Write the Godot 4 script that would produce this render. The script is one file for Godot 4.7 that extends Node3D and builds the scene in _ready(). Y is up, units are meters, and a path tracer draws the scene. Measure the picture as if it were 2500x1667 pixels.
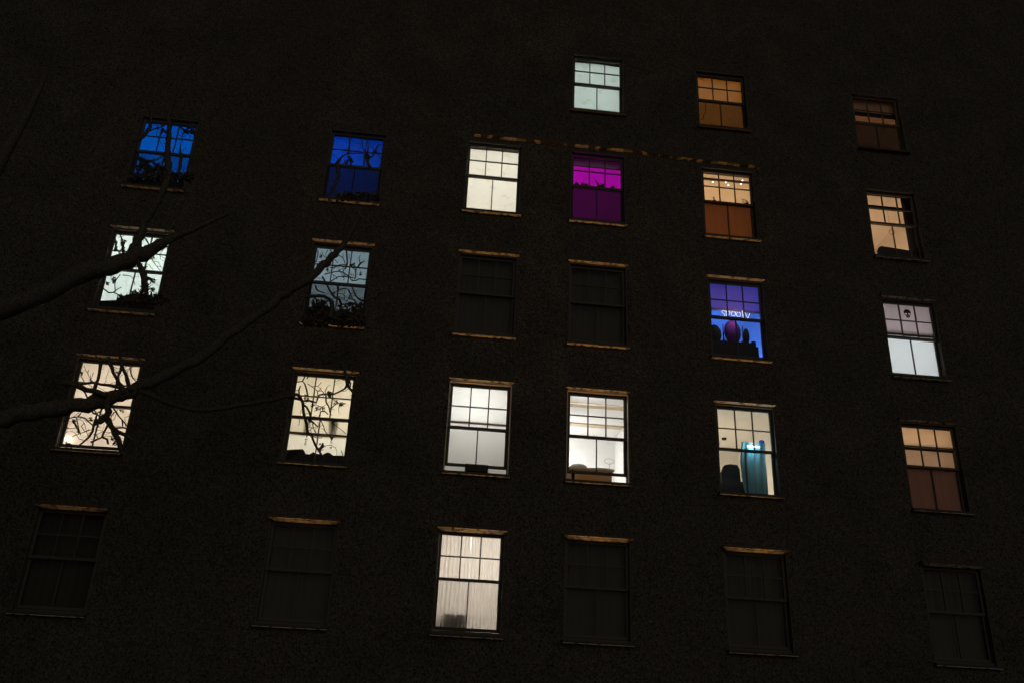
extends Node3D
# A dark apartment house at night: lit sash windows, a bare tree in front of the left columns.

var M := {}
var taken := {}
var house: Node3D
var rng := RandomNumberGenerator.new()

# column centre, depth of the glass behind the main plane
const COL_X := {"A": -7.317, "B": -3.1, "C": 0.0, "D": 2.384, "E": 5.48, "F": 9.569}
const COL_Z := {"A": -0.3, "B": -0.1, "C": 0.0, "D": 0.0, "E": -0.1, "F": -0.3}
const TOP := [17.221, 14.316, 11.347, 8.39, 5.392]          # top of the glass, storey by storey
const BOT := [15.674, 12.66, 9.663, 6.633, 3.745]
const SILL := [15.5, 12.44, 9.456, 6.516, 3.546]              # underside of the sill
const FACE := 0.1                                              # brick face in front of the glass

var TREE := [
	["trunk", [-8.461, -0.100, 3.700, 0.4200, -8.411, 0.500, 3.700, 0.3300, -8.311, 2.000, 3.650, 0.2900, -8.211, 5.851, 3.600, 0.2500, -8.764, 7.765, 3.600, 0.2000, -8.684, 9.365, 3.500, 0.1500, -8.434, 11.165, 3.400, 0.0800, -8.284, 12.365, 3.400, 0.0300]],
	["limb", [-8.120, 5.549, 3.600, 0.1436, -7.558, 5.730, 3.568, 0.1386, -6.809, 6.024, 3.537, 0.1342, -6.325, 6.163, 3.505, 0.1219, -6.139, 6.238, 3.474, 0.1192, -5.951, 6.313, 3.442, 0.1164, -5.767, 6.418, 3.411, 0.1068, -5.578, 6.513, 3.379, 0.1005, -5.418, 6.654, 3.347, 0.0908, -4.761, 7.138, 3.316, 0.0855, -4.057, 7.870, 3.284, 0.0806, -3.496, 8.507, 3.253, 0.0750, -3.175, 8.815, 3.221, 0.0721, -3.103, 8.935, 3.189, 0.0687, -3.015, 9.090, 3.158, 0.0653, -2.941, 9.224, 3.126, 0.0618, -2.867, 9.358, 3.095, 0.0583, -2.791, 9.489, 3.063, 0.0547, -2.730, 9.591, 3.032, 0.0471, -2.546, 10.176, 3.000, 0.0400]],
	["limb", [-8.620, 7.217, 3.600, 0.1577, -7.507, 7.730, 3.564, 0.1546, -6.654, 8.425, 3.527, 0.1517, -6.417, 8.517, 3.491, 0.1454, -6.229, 8.642, 3.455, 0.1428, -6.087, 8.780, 3.418, 0.1401, -5.941, 8.914, 3.382, 0.1262, -5.830, 9.002, 3.345, 0.1120, -5.685, 9.161, 3.309, 0.0940, -5.534, 9.305, 3.273, 0.0682, -5.230, 9.566, 3.236, 0.0421, -4.691, 9.979, 3.200, 0.0233]],
	["limb", [-6.083, 8.757, 3.450, 0.0883, -6.037, 8.943, 3.428, 0.0778, -6.007, 9.169, 3.406, 0.0709, -6.000, 9.328, 3.384, 0.0638, -5.990, 9.526, 3.363, 0.0567, -5.870, 10.004, 3.341, 0.0537, -5.798, 10.508, 3.319, 0.0585, -5.851, 10.692, 3.297, 0.0627, -5.896, 10.880, 3.275, 0.0592, -5.928, 11.071, 3.253, 0.0476, -5.971, 11.264, 3.231, 0.0439, -6.008, 11.459, 3.209, 0.0402, -6.053, 11.702, 3.187, 0.0405, -6.099, 11.892, 3.166, 0.0366, -6.114, 12.245, 3.144, 0.0288, -6.033, 12.946, 3.122, 0.0210, -5.781, 13.598, 3.100, 0.0128]],
	["branch", [-5.802, 10.468, 3.300, 0.0298, -5.680, 10.561, 3.262, 0.0280, -5.691, 10.683, 3.225, 0.0281, -5.699, 10.833, 3.188, 0.0291, -5.723, 10.992, 3.150, 0.0285, -5.776, 11.167, 3.113, 0.0246, -5.818, 11.401, 3.075, 0.0058, -5.834, 11.632, 3.037, 0.0058, -5.817, 11.776, 3.000, 0.0067]],
	["branch", [-6.475, 11.222, 3.300, 0.0283, -6.388, 11.323, 3.300, 0.0325, -6.337, 11.421, 3.300, 0.0325, -6.331, 11.532, 3.300, 0.0326, -6.344, 11.669, 3.300, 0.0287, -6.358, 11.807, 3.300, 0.0205]],
	["branch", [-6.326, 11.441, 3.300, 0.0142, -6.264, 11.490, 3.300, 0.0137, -6.200, 11.530, 3.300, 0.0131, -6.071, 11.611, 3.300, 0.0119, -6.023, 11.664, 3.300, 0.0107]],
	["branch", [-5.934, 11.805, 3.100, 0.0125, -5.888, 11.754, 3.100, 0.0187, -5.816, 11.689, 3.100, 0.0187, -5.756, 11.682, 3.100, 0.0166, -5.620, 11.629, 3.100, 0.0125, -5.520, 11.567, 3.100, 0.0083]],
	["twig", [-6.156, 10.821, 3.300, 0.0122, -6.064, 10.859, 3.300, 0.0106, -5.984, 10.954, 3.300, 0.0090, -5.923, 11.010, 3.300, 0.0074]],
	["twig", [-6.429, 10.904, 3.300, 0.0259, -6.283, 10.815, 3.300, 0.0258, -6.156, 10.821, 3.300, 0.0218, -6.089, 10.768, 3.300, 0.0218, -5.964, 10.712, 3.300, 0.0218, -5.862, 10.698, 3.300, 0.0178]],
	["twig", [-6.382, 10.679, 3.300, 0.0217, -6.265, 10.729, 3.300, 0.0228, -6.171, 10.722, 3.300, 0.0238, -6.095, 10.661, 3.300, 0.0247, -5.966, 10.650, 3.300, 0.0257]],
	["twig", [-6.200, 11.604, 3.300, 0.0051, -6.178, 11.350, 3.300, 0.0053, -6.100, 11.250, 3.300, 0.0056, -5.995, 11.082, 3.300, 0.0058]],
	["twig", [-6.099, 11.534, 3.300, 0.0141, -6.097, 11.451, 3.300, 0.0104, -6.111, 11.376, 3.300, 0.0067]],
	["twig", [-5.664, 11.783, 3.100, 0.0144, -5.607, 11.575, 3.100, 0.0122, -5.553, 11.507, 3.100, 0.0101]],
	["branch", [-5.968, 8.846, 3.400, 0.0311, -5.879, 8.682, 3.400, 0.0414, -5.825, 8.559, 3.400, 0.0618, -5.764, 8.437, 3.400, 0.0565, -5.705, 8.283, 3.400, 0.0460, -5.637, 8.132, 3.400, 0.0255]],
	["twig", [-5.772, 8.478, 3.400, 0.0325, -5.670, 8.467, 3.400, 0.0248, -5.612, 8.409, 3.400, 0.0171]],
	["twig", [-6.431, 8.264, 3.400, 0.0129, -6.327, 8.201, 3.400, 0.0122, -6.254, 8.155, 3.400, 0.0116, -6.186, 8.173, 3.400, 0.0110, -6.067, 8.122, 3.400, 0.0104, -5.955, 8.101, 3.400, 0.0098]],
	["twig", [-6.186, 8.173, 3.400, 0.0098, -6.136, 8.230, 3.400, 0.0083, -6.082, 8.272, 3.400, 0.0068]],
	["twig", [-6.162, 8.185, 3.400, 0.0078, -6.198, 8.308, 3.400, 0.0078, -6.199, 8.393, 3.400, 0.0078, -6.151, 8.504, 3.400, 0.0078]],
	["twig", [-6.052, 9.385, 3.300, 0.0134, -5.942, 9.262, 3.300, 0.0131, -5.880, 9.190, 3.300, 0.0128, -5.837, 9.117, 3.300, 0.0125, -5.792, 9.033, 3.300, 0.0122]],
	["twig", [-5.783, 8.990, 3.300, 0.0143, -5.730, 9.051, 3.300, 0.0133, -5.636, 9.138, 3.300, 0.0123, -5.500, 9.164, 3.300, 0.0112]],
	["twig", [-5.626, 9.229, 3.300, 0.0102, -5.576, 9.167, 3.300, 0.0086, -5.527, 9.061, 3.300, 0.0070]],
	["twig", [-5.788, 8.923, 3.300, 0.0090, -5.714, 8.832, 3.300, 0.0076, -5.653, 8.762, 3.300, 0.0062, -5.572, 8.678, 3.300, 0.0048]],
	["twig", [-6.343, 9.303, 3.400, 0.0069, -6.293, 9.197, 3.400, 0.0109, -6.235, 9.104, 3.400, 0.0147, -6.221, 8.995, 3.400, 0.0186, -6.184, 8.867, 3.400, 0.0224]],
	["twig", [-6.410, 9.184, 3.400, 0.0069, -6.346, 9.103, 3.400, 0.0104, -6.333, 9.005, 3.400, 0.0138, -6.333, 8.917, 3.400, 0.0173]],
	["twig", [-6.113, 8.497, 3.400, 0.0078, -5.984, 8.489, 3.400, 0.0071, -5.928, 8.441, 3.400, 0.0065, -5.888, 8.339, 3.400, 0.0058]],
	["branch", [-6.481, 6.498, 3.600, 0.0455, -6.279, 6.455, 3.600, 0.0432, -6.143, 6.419, 3.600, 0.0409, -5.986, 6.391, 3.600, 0.0387, -5.828, 6.351, 3.600, 0.0364]],
	["branch", [-6.509, 6.476, 3.500, 0.0183, -6.307, 6.529, 3.500, 0.0191, -6.183, 6.552, 3.500, 0.0198, -6.101, 6.573, 3.500, 0.0205, -5.989, 6.556, 3.500, 0.0212, -5.822, 6.537, 3.500, 0.0219, -5.711, 6.526, 3.500, 0.0226, -5.631, 6.454, 3.500, 0.0233]],
	["branch", [-6.100, 6.998, 3.500, 0.0162, -6.073, 6.878, 3.500, 0.0191, -6.054, 6.745, 3.500, 0.0220, -6.050, 6.624, 3.500, 0.0248, -6.058, 6.550, 3.500, 0.0277, -6.063, 6.454, 3.500, 0.0306]],
	["branch", [-5.982, 7.009, 3.500, 0.0224, -5.931, 6.902, 3.500, 0.0253, -5.844, 6.757, 3.500, 0.0282, -5.761, 6.654, 3.500, 0.0311, -5.681, 6.534, 3.500, 0.0339, -5.628, 6.443, 3.500, 0.0368]],
	["branch", [-5.809, 7.024, 3.500, 0.0249, -5.747, 6.888, 3.500, 0.0279, -5.658, 6.730, 3.500, 0.0309, -5.587, 6.603, 3.500, 0.0339, -5.524, 6.487, 3.500, 0.0368]],
	["twig", [-5.735, 6.883, 3.500, 0.0202, -5.757, 6.783, 3.500, 0.0189, -5.765, 6.672, 3.500, 0.0176, -5.758, 6.564, 3.500, 0.0163]],
	["twig", [-5.664, 6.963, 3.500, 0.0091, -5.617, 6.844, 3.500, 0.0093, -5.582, 6.761, 3.500, 0.0096, -5.540, 6.692, 3.500, 0.0099, -5.467, 6.631, 3.500, 0.0102]],
	["twig", [-5.838, 6.757, 3.500, 0.0078, -5.755, 6.777, 3.500, 0.0078]],
	["branch", [-5.838, 6.318, 3.500, 0.0488, -5.804, 6.149, 3.486, 0.0516, -5.807, 6.048, 3.471, 0.0545, -5.769, 6.003, 3.457, 0.0515, -5.700, 5.915, 3.443, 0.0454, -5.618, 5.863, 3.429, 0.0363, -5.479, 5.797, 3.414, 0.0290, -5.353, 5.737, 3.400, 0.0218]],
	["branch", [-5.685, 5.902, 3.450, 0.0363, -5.623, 5.814, 3.450, 0.0422, -5.569, 5.738, 3.450, 0.0421, -5.507, 5.628, 3.450, 0.0360, -5.457, 5.495, 3.450, 0.0299]],
	["branch", [-5.799, 6.050, 3.500, 0.0665, -5.860, 5.987, 3.500, 0.0543, -5.925, 5.947, 3.500, 0.0361, -5.946, 5.875, 3.500, 0.0216, -5.933, 5.807, 3.500, 0.0192, -5.966, 5.713, 3.500, 0.0167, -6.022, 5.634, 3.500, 0.0155, -6.079, 5.568, 3.500, 0.0131]],
	["branch", [-5.740, 5.927, 3.500, 0.0181, -5.756, 5.856, 3.500, 0.0176, -5.774, 5.797, 3.500, 0.0170, -5.781, 5.722, 3.500, 0.0165, -5.853, 5.676, 3.500, 0.0160, -5.926, 5.630, 3.500, 0.0155]],
	["twig", [-5.781, 5.722, 3.500, 0.0171, -5.714, 5.693, 3.500, 0.0171, -5.673, 5.627, 3.500, 0.0170]],
	["twig", [-6.395, 5.920, 3.500, 0.0099, -6.343, 5.965, 3.500, 0.0101, -6.277, 6.000, 3.500, 0.0104, -6.185, 6.016, 3.500, 0.0106, -6.097, 6.002, 3.500, 0.0108, -6.020, 5.945, 3.500, 0.0110, -5.956, 5.898, 3.500, 0.0111]],
	["twig", [-6.206, 6.011, 3.500, 0.0088, -6.176, 6.066, 3.500, 0.0079, -6.154, 6.109, 3.500, 0.0070]],
	["twig", [-6.218, 5.998, 3.500, 0.0094, -6.169, 5.881, 3.500, 0.0083, -6.138, 5.814, 3.500, 0.0073, -6.093, 5.737, 3.500, 0.0063]],
	["twig", [-6.254, 5.949, 3.500, 0.0196, -6.219, 5.911, 3.500, 0.0175, -6.177, 5.846, 3.500, 0.0155, -6.132, 5.792, 3.500, 0.0135]],
	["twig", [-6.001, 6.139, 3.500, 0.0100, -5.936, 6.086, 3.500, 0.0094, -5.877, 6.155, 3.500, 0.0088]],
	["twig", [-6.050, 6.141, 3.500, 0.0100, -5.989, 6.087, 3.500, 0.0112, -5.921, 6.069, 3.500, 0.0124, -5.865, 6.010, 3.500, 0.0136]],
	["twig", [-5.933, 6.074, 3.500, 0.0148, -5.938, 6.004, 3.500, 0.0148, -5.936, 5.946, 3.500, 0.0148]],
	["twig", [-5.738, 6.208, 3.500, 0.0125, -5.681, 6.142, 3.500, 0.0116, -5.611, 6.065, 3.500, 0.0106, -5.544, 6.006, 3.500, 0.0097, -5.461, 5.920, 3.500, 0.0088]],
	["twig", [-5.699, 6.128, 3.500, 0.0076, -5.721, 6.056, 3.500, 0.0070, -5.721, 5.986, 3.500, 0.0064]],
	["twig", [-5.633, 5.877, 3.500, 0.0148, -5.521, 5.898, 3.500, 0.0130, -5.454, 5.883, 3.500, 0.0112]],
	["twig", [-6.205, 5.700, 3.500, 0.0069, -6.075, 5.773, 3.500, 0.0063, -5.952, 5.831, 3.500, 0.0057]],
	["twig", [-6.348, 5.878, 3.500, 0.0063, -6.287, 5.820, 3.500, 0.0057, -6.165, 5.841, 3.500, 0.0051]],
	["twig", [-6.079, 5.923, 3.500, 0.0063, -6.120, 5.873, 3.500, 0.0063, -6.047, 5.787, 3.500, 0.0063, -5.993, 5.826, 3.500, 0.0063]],
	["twig", [-6.312, 6.734, 3.500, 0.0065, -6.306, 6.662, 3.500, 0.0069, -6.252, 6.594, 3.500, 0.0073, -6.222, 6.536, 3.500, 0.0077]],
	["twig", [-6.224, 6.778, 3.500, 0.0053, -6.221, 6.718, 3.500, 0.0057, -6.151, 6.603, 3.500, 0.0061, -6.139, 6.737, 3.500, 0.0065]],
	["twig", [-5.572, 6.022, 3.450, 0.0088, -5.538, 5.914, 3.450, 0.0076]],
	["twig", [-6.232, 6.440, 3.500, 0.0113, -6.176, 6.385, 3.500, 0.0119, -6.125, 6.306, 3.500, 0.0125]],
	["twig", [-5.915, 5.763, 3.500, 0.0063, -5.871, 5.755, 3.500, 0.0069, -5.837, 5.700, 3.500, 0.0075]],
	["branch", [-2.817, 12.550, 3.000, 0.0068, -2.857, 12.280, 3.000, 0.0087, -2.879, 12.016, 3.000, 0.0125, -2.860, 11.857, 3.000, 0.0144, -2.862, 11.729, 3.000, 0.0162, -2.874, 11.611, 3.000, 0.0162, -2.966, 11.515, 3.000, 0.0142, -3.015, 11.425, 3.000, 0.0284, -3.028, 11.340, 3.000, 0.0378, -3.003, 11.187, 3.000, 0.0376, -2.978, 11.035, 3.000, 0.0356, -3.011, 10.908, 3.000, 0.0327, -3.044, 10.762, 3.000, 0.0298, -3.071, 10.517, 3.000, 0.0259, -2.912, 10.237, 3.000, 0.0257]],
	["twig", [-2.874, 11.611, 3.000, 0.0114, -2.824, 11.617, 3.000, 0.0116, -2.654, 11.637, 3.000, 0.0119, -2.525, 11.637, 3.000, 0.0121, -2.431, 11.569, 3.000, 0.0124]],
	["twig", [-2.656, 12.044, 3.000, 0.0087, -2.629, 11.961, 3.000, 0.0089, -2.627, 11.843, 3.000, 0.0091, -2.596, 11.740, 3.000, 0.0093, -2.518, 11.654, 3.000, 0.0095]],
	["branch", [-2.404, 11.310, 3.000, 0.0331, -2.510, 11.497, 3.000, 0.0285, -2.537, 11.588, 3.000, 0.0286, -2.520, 11.675, 3.000, 0.0191, -2.511, 11.826, 3.000, 0.0086, -2.516, 12.040, 3.000, 0.0039]],
	["twig", [-2.324, 11.865, 3.000, 0.0125, -2.356, 11.802, 3.000, 0.0136, -2.379, 11.724, 3.000, 0.0147, -2.394, 11.627, 3.000, 0.0158, -2.452, 11.562, 3.000, 0.0169, -2.512, 11.517, 3.000, 0.0181]],
	["twig", [-2.371, 11.736, 3.000, 0.0076, -2.309, 11.637, 3.000, 0.0076, -2.247, 11.539, 3.000, 0.0076]],
	["twig", [-2.850, 11.550, 3.000, 0.0123, -2.815, 11.470, 3.000, 0.0136, -2.786, 11.369, 3.000, 0.0148, -2.783, 11.265, 3.000, 0.0160]],
	["twig", [-2.891, 9.197, 3.000, 0.0101, -2.852, 9.180, 3.000, 0.0098, -2.775, 9.242, 3.000, 0.0096, -2.694, 9.277, 3.000, 0.0094, -2.599, 9.271, 3.000, 0.0091]],
	["twig", [-2.966, 9.049, 3.000, 0.0111, -2.860, 9.097, 3.000, 0.0109, -2.752, 9.130, 3.000, 0.0106, -2.657, 9.123, 3.000, 0.0104, -2.554, 9.047, 3.000, 0.0101]],
	["twig", [-2.646, 9.190, 3.000, 0.0080, -2.662, 9.123, 3.000, 0.0077, -2.620, 9.051, 3.000, 0.0073, -2.553, 9.031, 3.000, 0.0070]],
	["twig", [-2.840, 8.932, 3.000, 0.0100, -2.788, 8.970, 3.000, 0.0096, -2.721, 9.028, 3.000, 0.0092, -2.648, 9.043, 3.000, 0.0088, -2.553, 9.035, 3.000, 0.0084, -2.440, 9.029, 3.000, 0.0080]],
	["twig", [-2.536, 9.049, 3.000, 0.0111, -2.506, 8.998, 3.000, 0.0108, -2.485, 8.974, 3.000, 0.0104, -2.425, 8.985, 3.000, 0.0101, -2.364, 9.023, 3.000, 0.0097, -2.279, 9.019, 3.000, 0.0094, -2.215, 9.038, 3.000, 0.0091]],
	["twig", [-2.345, 9.363, 3.000, 0.0112, -2.402, 9.280, 3.000, 0.0106, -2.443, 9.222, 3.000, 0.0099, -2.455, 9.160, 3.000, 0.0093, -2.433, 9.049, 3.000, 0.0086, -2.446, 9.004, 3.000, 0.0080]],
	["twig", [-2.411, 9.279, 3.000, 0.0112, -2.389, 9.334, 3.000, 0.0096, -2.318, 9.377, 3.000, 0.0081]],
	["twig", [-2.394, 9.334, 3.000, 0.0070, -2.411, 9.444, 3.000, 0.0060, -2.406, 9.500, 3.000, 0.0049]],
	["twig", [-2.491, 9.233, 3.000, 0.0070, -2.456, 9.171, 3.000, 0.0070]],
	["twig", [-2.877, 9.385, 3.000, 0.0070, -2.837, 9.367, 3.000, 0.0070, -2.772, 9.297, 3.000, 0.0070]],
	["twig", [-2.843, 9.487, 3.000, 0.0081, -2.762, 9.446, 3.000, 0.0081, -2.691, 9.404, 3.000, 0.0081, -2.645, 9.299, 3.000, 0.0081]],
	["twig", [-2.656, 9.596, 3.000, 0.0134, -2.639, 9.487, 3.000, 0.0139, -2.611, 9.303, 3.000, 0.0143, -2.613, 9.226, 3.000, 0.0148, -2.641, 9.185, 3.000, 0.0153]],
	["twig", [-2.742, 8.974, 3.000, 0.0069, -2.767, 9.026, 3.000, 0.0064, -2.828, 9.063, 3.000, 0.0059]],
	["twig", [-2.630, 8.975, 3.000, 0.0069, -2.626, 9.019, 3.000, 0.0064, -2.684, 9.034, 3.000, 0.0059]],
	["twig", [-3.140, 9.522, 3.000, 0.0102, -3.129, 9.435, 3.000, 0.0095, -3.133, 9.325, 3.000, 0.0087, -3.145, 9.269, 3.000, 0.0080]],
	["twig", [-2.935, 9.544, 3.000, 0.0113, -2.889, 9.482, 3.000, 0.0107, -2.901, 9.426, 3.000, 0.0102]],
	["twig", [-3.071, 9.496, 3.000, 0.0060, -3.032, 9.412, 3.000, 0.0054, -2.970, 9.375, 3.000, 0.0049]],
	["twig", [-2.971, 9.529, 3.000, 0.0060, -3.000, 9.460, 3.000, 0.0055, -2.970, 9.375, 3.000, 0.0049]],
	["branch", [-2.998, 9.002, 3.000, 0.0176, -2.916, 8.871, 3.000, 0.0165, -2.859, 8.786, 3.000, 0.0165, -2.789, 8.671, 3.000, 0.0185, -2.736, 8.624, 3.000, 0.0226, -2.649, 8.590, 3.000, 0.0257, -2.621, 8.509, 3.000, 0.0256, -2.619, 8.342, 3.000, 0.0204]],
	["branch", [-3.222, 8.534, 3.100, 0.0355, -3.133, 8.554, 3.100, 0.0305, -2.999, 8.579, 3.100, 0.0295, -2.907, 8.576, 3.100, 0.0306, -2.820, 8.537, 3.100, 0.0326, -2.771, 8.474, 3.100, 0.0376, -2.752, 8.362, 3.100, 0.0456, -2.756, 8.176, 3.100, 0.0554]],
	["twig", [-2.791, 8.692, 3.000, 0.0100, -2.705, 8.748, 3.000, 0.0096, -2.638, 8.803, 3.000, 0.0093, -2.564, 8.810, 3.000, 0.0090, -2.513, 8.773, 3.000, 0.0086, -2.464, 8.671, 3.000, 0.0083, -2.424, 8.602, 3.000, 0.0079]],
	["twig", [-2.687, 8.708, 3.000, 0.0074, -2.607, 8.700, 3.000, 0.0073, -2.572, 8.661, 3.000, 0.0071, -2.576, 8.597, 3.000, 0.0070, -2.537, 8.580, 3.000, 0.0068, -2.505, 8.625, 3.000, 0.0067, -2.487, 8.712, 3.000, 0.0065, -2.435, 8.738, 3.000, 0.0064]],
	["branch", [-2.500, 8.902, 3.000, 0.0114, -2.439, 8.780, 3.000, 0.0136, -2.402, 8.699, 3.000, 0.0159, -2.340, 8.641, 3.000, 0.0181, -2.272, 8.616, 3.000, 0.0204, -2.179, 8.615, 3.000, 0.0227]],
	["twig", [-2.639, 8.507, 3.000, 0.0151, -2.539, 8.517, 3.000, 0.0137, -2.450, 8.546, 3.000, 0.0123, -2.348, 8.546, 3.000, 0.0110]],
	["twig", [-3.095, 8.821, 3.000, 0.0151, -3.058, 8.751, 3.000, 0.0127, -3.007, 8.713, 3.000, 0.0103, -2.916, 8.694, 3.000, 0.0079]],
	["twig", [-2.522, 8.613, 3.000, 0.0079, -2.449, 8.620, 3.000, 0.0093, -2.390, 8.594, 3.000, 0.0107, -2.342, 8.494, 3.000, 0.0120]],
	["twig", [-2.731, 8.879, 3.000, 0.0121, -2.706, 8.754, 3.000, 0.0105, -2.702, 8.648, 3.000, 0.0089]],
	["twig", [-2.625, 8.393, 3.000, 0.0099, -2.552, 8.473, 3.000, 0.0094, -2.492, 8.511, 3.000, 0.0089]],
	["branch", [-5.489, 6.574, 3.350, 0.0453, -4.604, 6.316, 3.331, 0.0382, -3.828, 6.489, 3.312, 0.0352, -3.299, 6.643, 3.292, 0.0319, -3.095, 6.718, 3.273, 0.0285, -3.031, 6.693, 3.254, 0.0285, -2.983, 6.618, 3.235, 0.0267, -2.936, 6.431, 3.215, 0.0231, -2.882, 6.272, 3.196, 0.0212, -2.845, 6.148, 3.177, 0.0212, -2.770, 6.088, 3.158, 0.0212, -2.711, 5.967, 3.138, 0.0194, -2.630, 5.860, 3.119, 0.0193, -2.539, 5.753, 3.100, 0.0176]],
	["twig", [-3.200, 6.675, 3.200, 0.0271, -3.098, 6.681, 3.200, 0.0252, -3.016, 6.665, 3.200, 0.0233]],
	["twig", [-2.997, 6.661, 3.150, 0.0157, -2.884, 6.677, 3.150, 0.0155, -2.778, 6.658, 3.150, 0.0153, -2.764, 6.743, 3.150, 0.0151, -2.747, 6.795, 3.150, 0.0149, -2.647, 6.810, 3.150, 0.0147, -2.600, 6.807, 3.150, 0.0145]],
	["twig", [-2.978, 6.607, 3.150, 0.0183, -2.915, 6.568, 3.150, 0.0170, -2.859, 6.486, 3.150, 0.0157, -2.836, 6.402, 3.150, 0.0143, -2.836, 6.316, 3.150, 0.0130]],
	["twig", [-3.191, 6.972, 3.150, 0.0094, -3.111, 6.985, 3.150, 0.0102, -3.044, 7.004, 3.150, 0.0110, -3.004, 6.963, 3.150, 0.0117, -2.954, 6.853, 3.150, 0.0125, -2.931, 6.767, 3.150, 0.0132]],
	["twig", [-3.044, 7.004, 3.150, 0.0107, -3.019, 7.076, 3.150, 0.0088, -3.021, 7.178, 3.150, 0.0069]],
	["twig", [-2.981, 7.054, 3.150, 0.0107, -2.963, 7.094, 3.150, 0.0107]],
	["twig", [-3.051, 6.719, 3.150, 0.0145, -3.082, 6.842, 3.150, 0.0119, -3.067, 6.919, 3.150, 0.0094]],
	["branch", [-2.619, 6.864, 3.000, 0.0196, -2.528, 6.891, 3.000, 0.0131, -2.440, 6.943, 3.000, 0.0144, -2.375, 6.987, 3.000, 0.0157, -2.345, 7.041, 3.000, 0.0262, -2.356, 7.130, 3.000, 0.0368, -2.411, 7.295, 3.000, 0.0264, -2.504, 7.470, 3.000, 0.0199]],
	["branch", [-2.354, 7.066, 3.000, 0.0236, -2.306, 7.006, 3.000, 0.0219, -2.253, 6.959, 3.000, 0.0201, -2.129, 6.803, 3.000, 0.0183]],
	["twig", [-2.335, 7.158, 3.000, 0.0175, -2.293, 7.097, 3.000, 0.0142, -2.296, 7.019, 3.000, 0.0109]],
	["twig", [-2.657, 6.829, 3.050, 0.0146, -2.643, 6.716, 3.050, 0.0133, -2.586, 6.633, 3.050, 0.0120, -2.561, 6.547, 3.050, 0.0107, -2.534, 6.500, 3.050, 0.0094]],
	["twig", [-2.619, 6.895, 3.050, 0.0316, -2.601, 6.846, 3.050, 0.0296, -2.585, 6.809, 3.050, 0.0276]],
	["twig", [-2.713, 6.448, 3.050, 0.0132, -2.702, 6.546, 3.050, 0.0119, -2.634, 6.554, 3.050, 0.0107, -2.582, 6.508, 3.050, 0.0094]],
	["twig", [-2.784, 6.554, 3.050, 0.0081, -2.731, 6.590, 3.050, 0.0077, -2.701, 6.624, 3.050, 0.0072, -2.671, 6.576, 3.050, 0.0068]],
	["twig", [-2.558, 6.598, 3.050, 0.0094, -2.528, 6.638, 3.050, 0.0081, -2.488, 6.685, 3.050, 0.0068]],
	["twig", [-2.507, 6.753, 3.050, 0.0068, -2.407, 6.692, 3.050, 0.0081, -2.328, 6.717, 3.050, 0.0094]],
	["twig", [-2.806, 6.892, 3.050, 0.0075, -2.737, 6.905, 3.050, 0.0075, -2.698, 6.876, 3.050, 0.0075, -2.705, 6.837, 3.050, 0.0075]],
	["twig", [-2.782, 6.806, 3.050, 0.0081, -2.798, 6.880, 3.050, 0.0081]],
	["twig", [-2.973, 7.006, 3.050, 0.0056, -2.896, 6.961, 3.050, 0.0056, -2.805, 6.975, 3.050, 0.0056, -2.756, 7.050, 3.050, 0.0056]],
	["twig", [-2.857, 6.926, 3.050, 0.0049, -2.782, 6.894, 3.050, 0.0049, -2.744, 6.961, 3.050, 0.0049]],
	["twig", [-3.016, 6.387, 3.150, 0.0054, -2.997, 6.328, 3.150, 0.0051, -2.998, 6.254, 3.150, 0.0048]],
	["twig", [-2.698, 6.425, 3.050, 0.0074, -2.633, 6.319, 3.050, 0.0072, -2.598, 6.229, 3.050, 0.0069, -2.519, 6.150, 3.050, 0.0067]],
	["twig", [-2.525, 6.426, 3.050, 0.0068, -2.482, 6.355, 3.050, 0.0063, -2.370, 6.290, 3.050, 0.0059, -2.256, 6.201, 3.050, 0.0055]],
	["twig", [-2.872, 6.380, 3.100, 0.0208, -2.786, 6.338, 3.100, 0.0150, -2.708, 6.271, 3.100, 0.0093]],
	["twig", [-2.797, 6.337, 3.100, 0.0080, -2.773, 6.241, 3.100, 0.0073, -2.730, 6.171, 3.100, 0.0067]],
	["twig", [-2.791, 6.118, 3.100, 0.0067, -2.707, 6.088, 3.100, 0.0060, -2.617, 6.095, 3.100, 0.0054]],
	["twig", [-2.634, 5.877, 3.100, 0.0268, -2.613, 5.975, 3.100, 0.0193, -2.595, 6.012, 3.100, 0.0117]],
	["twig", [-2.256, 5.751, 3.100, 0.0104, -2.266, 5.834, 3.100, 0.0079, -2.299, 5.915, 3.100, 0.0054]],
]
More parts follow.
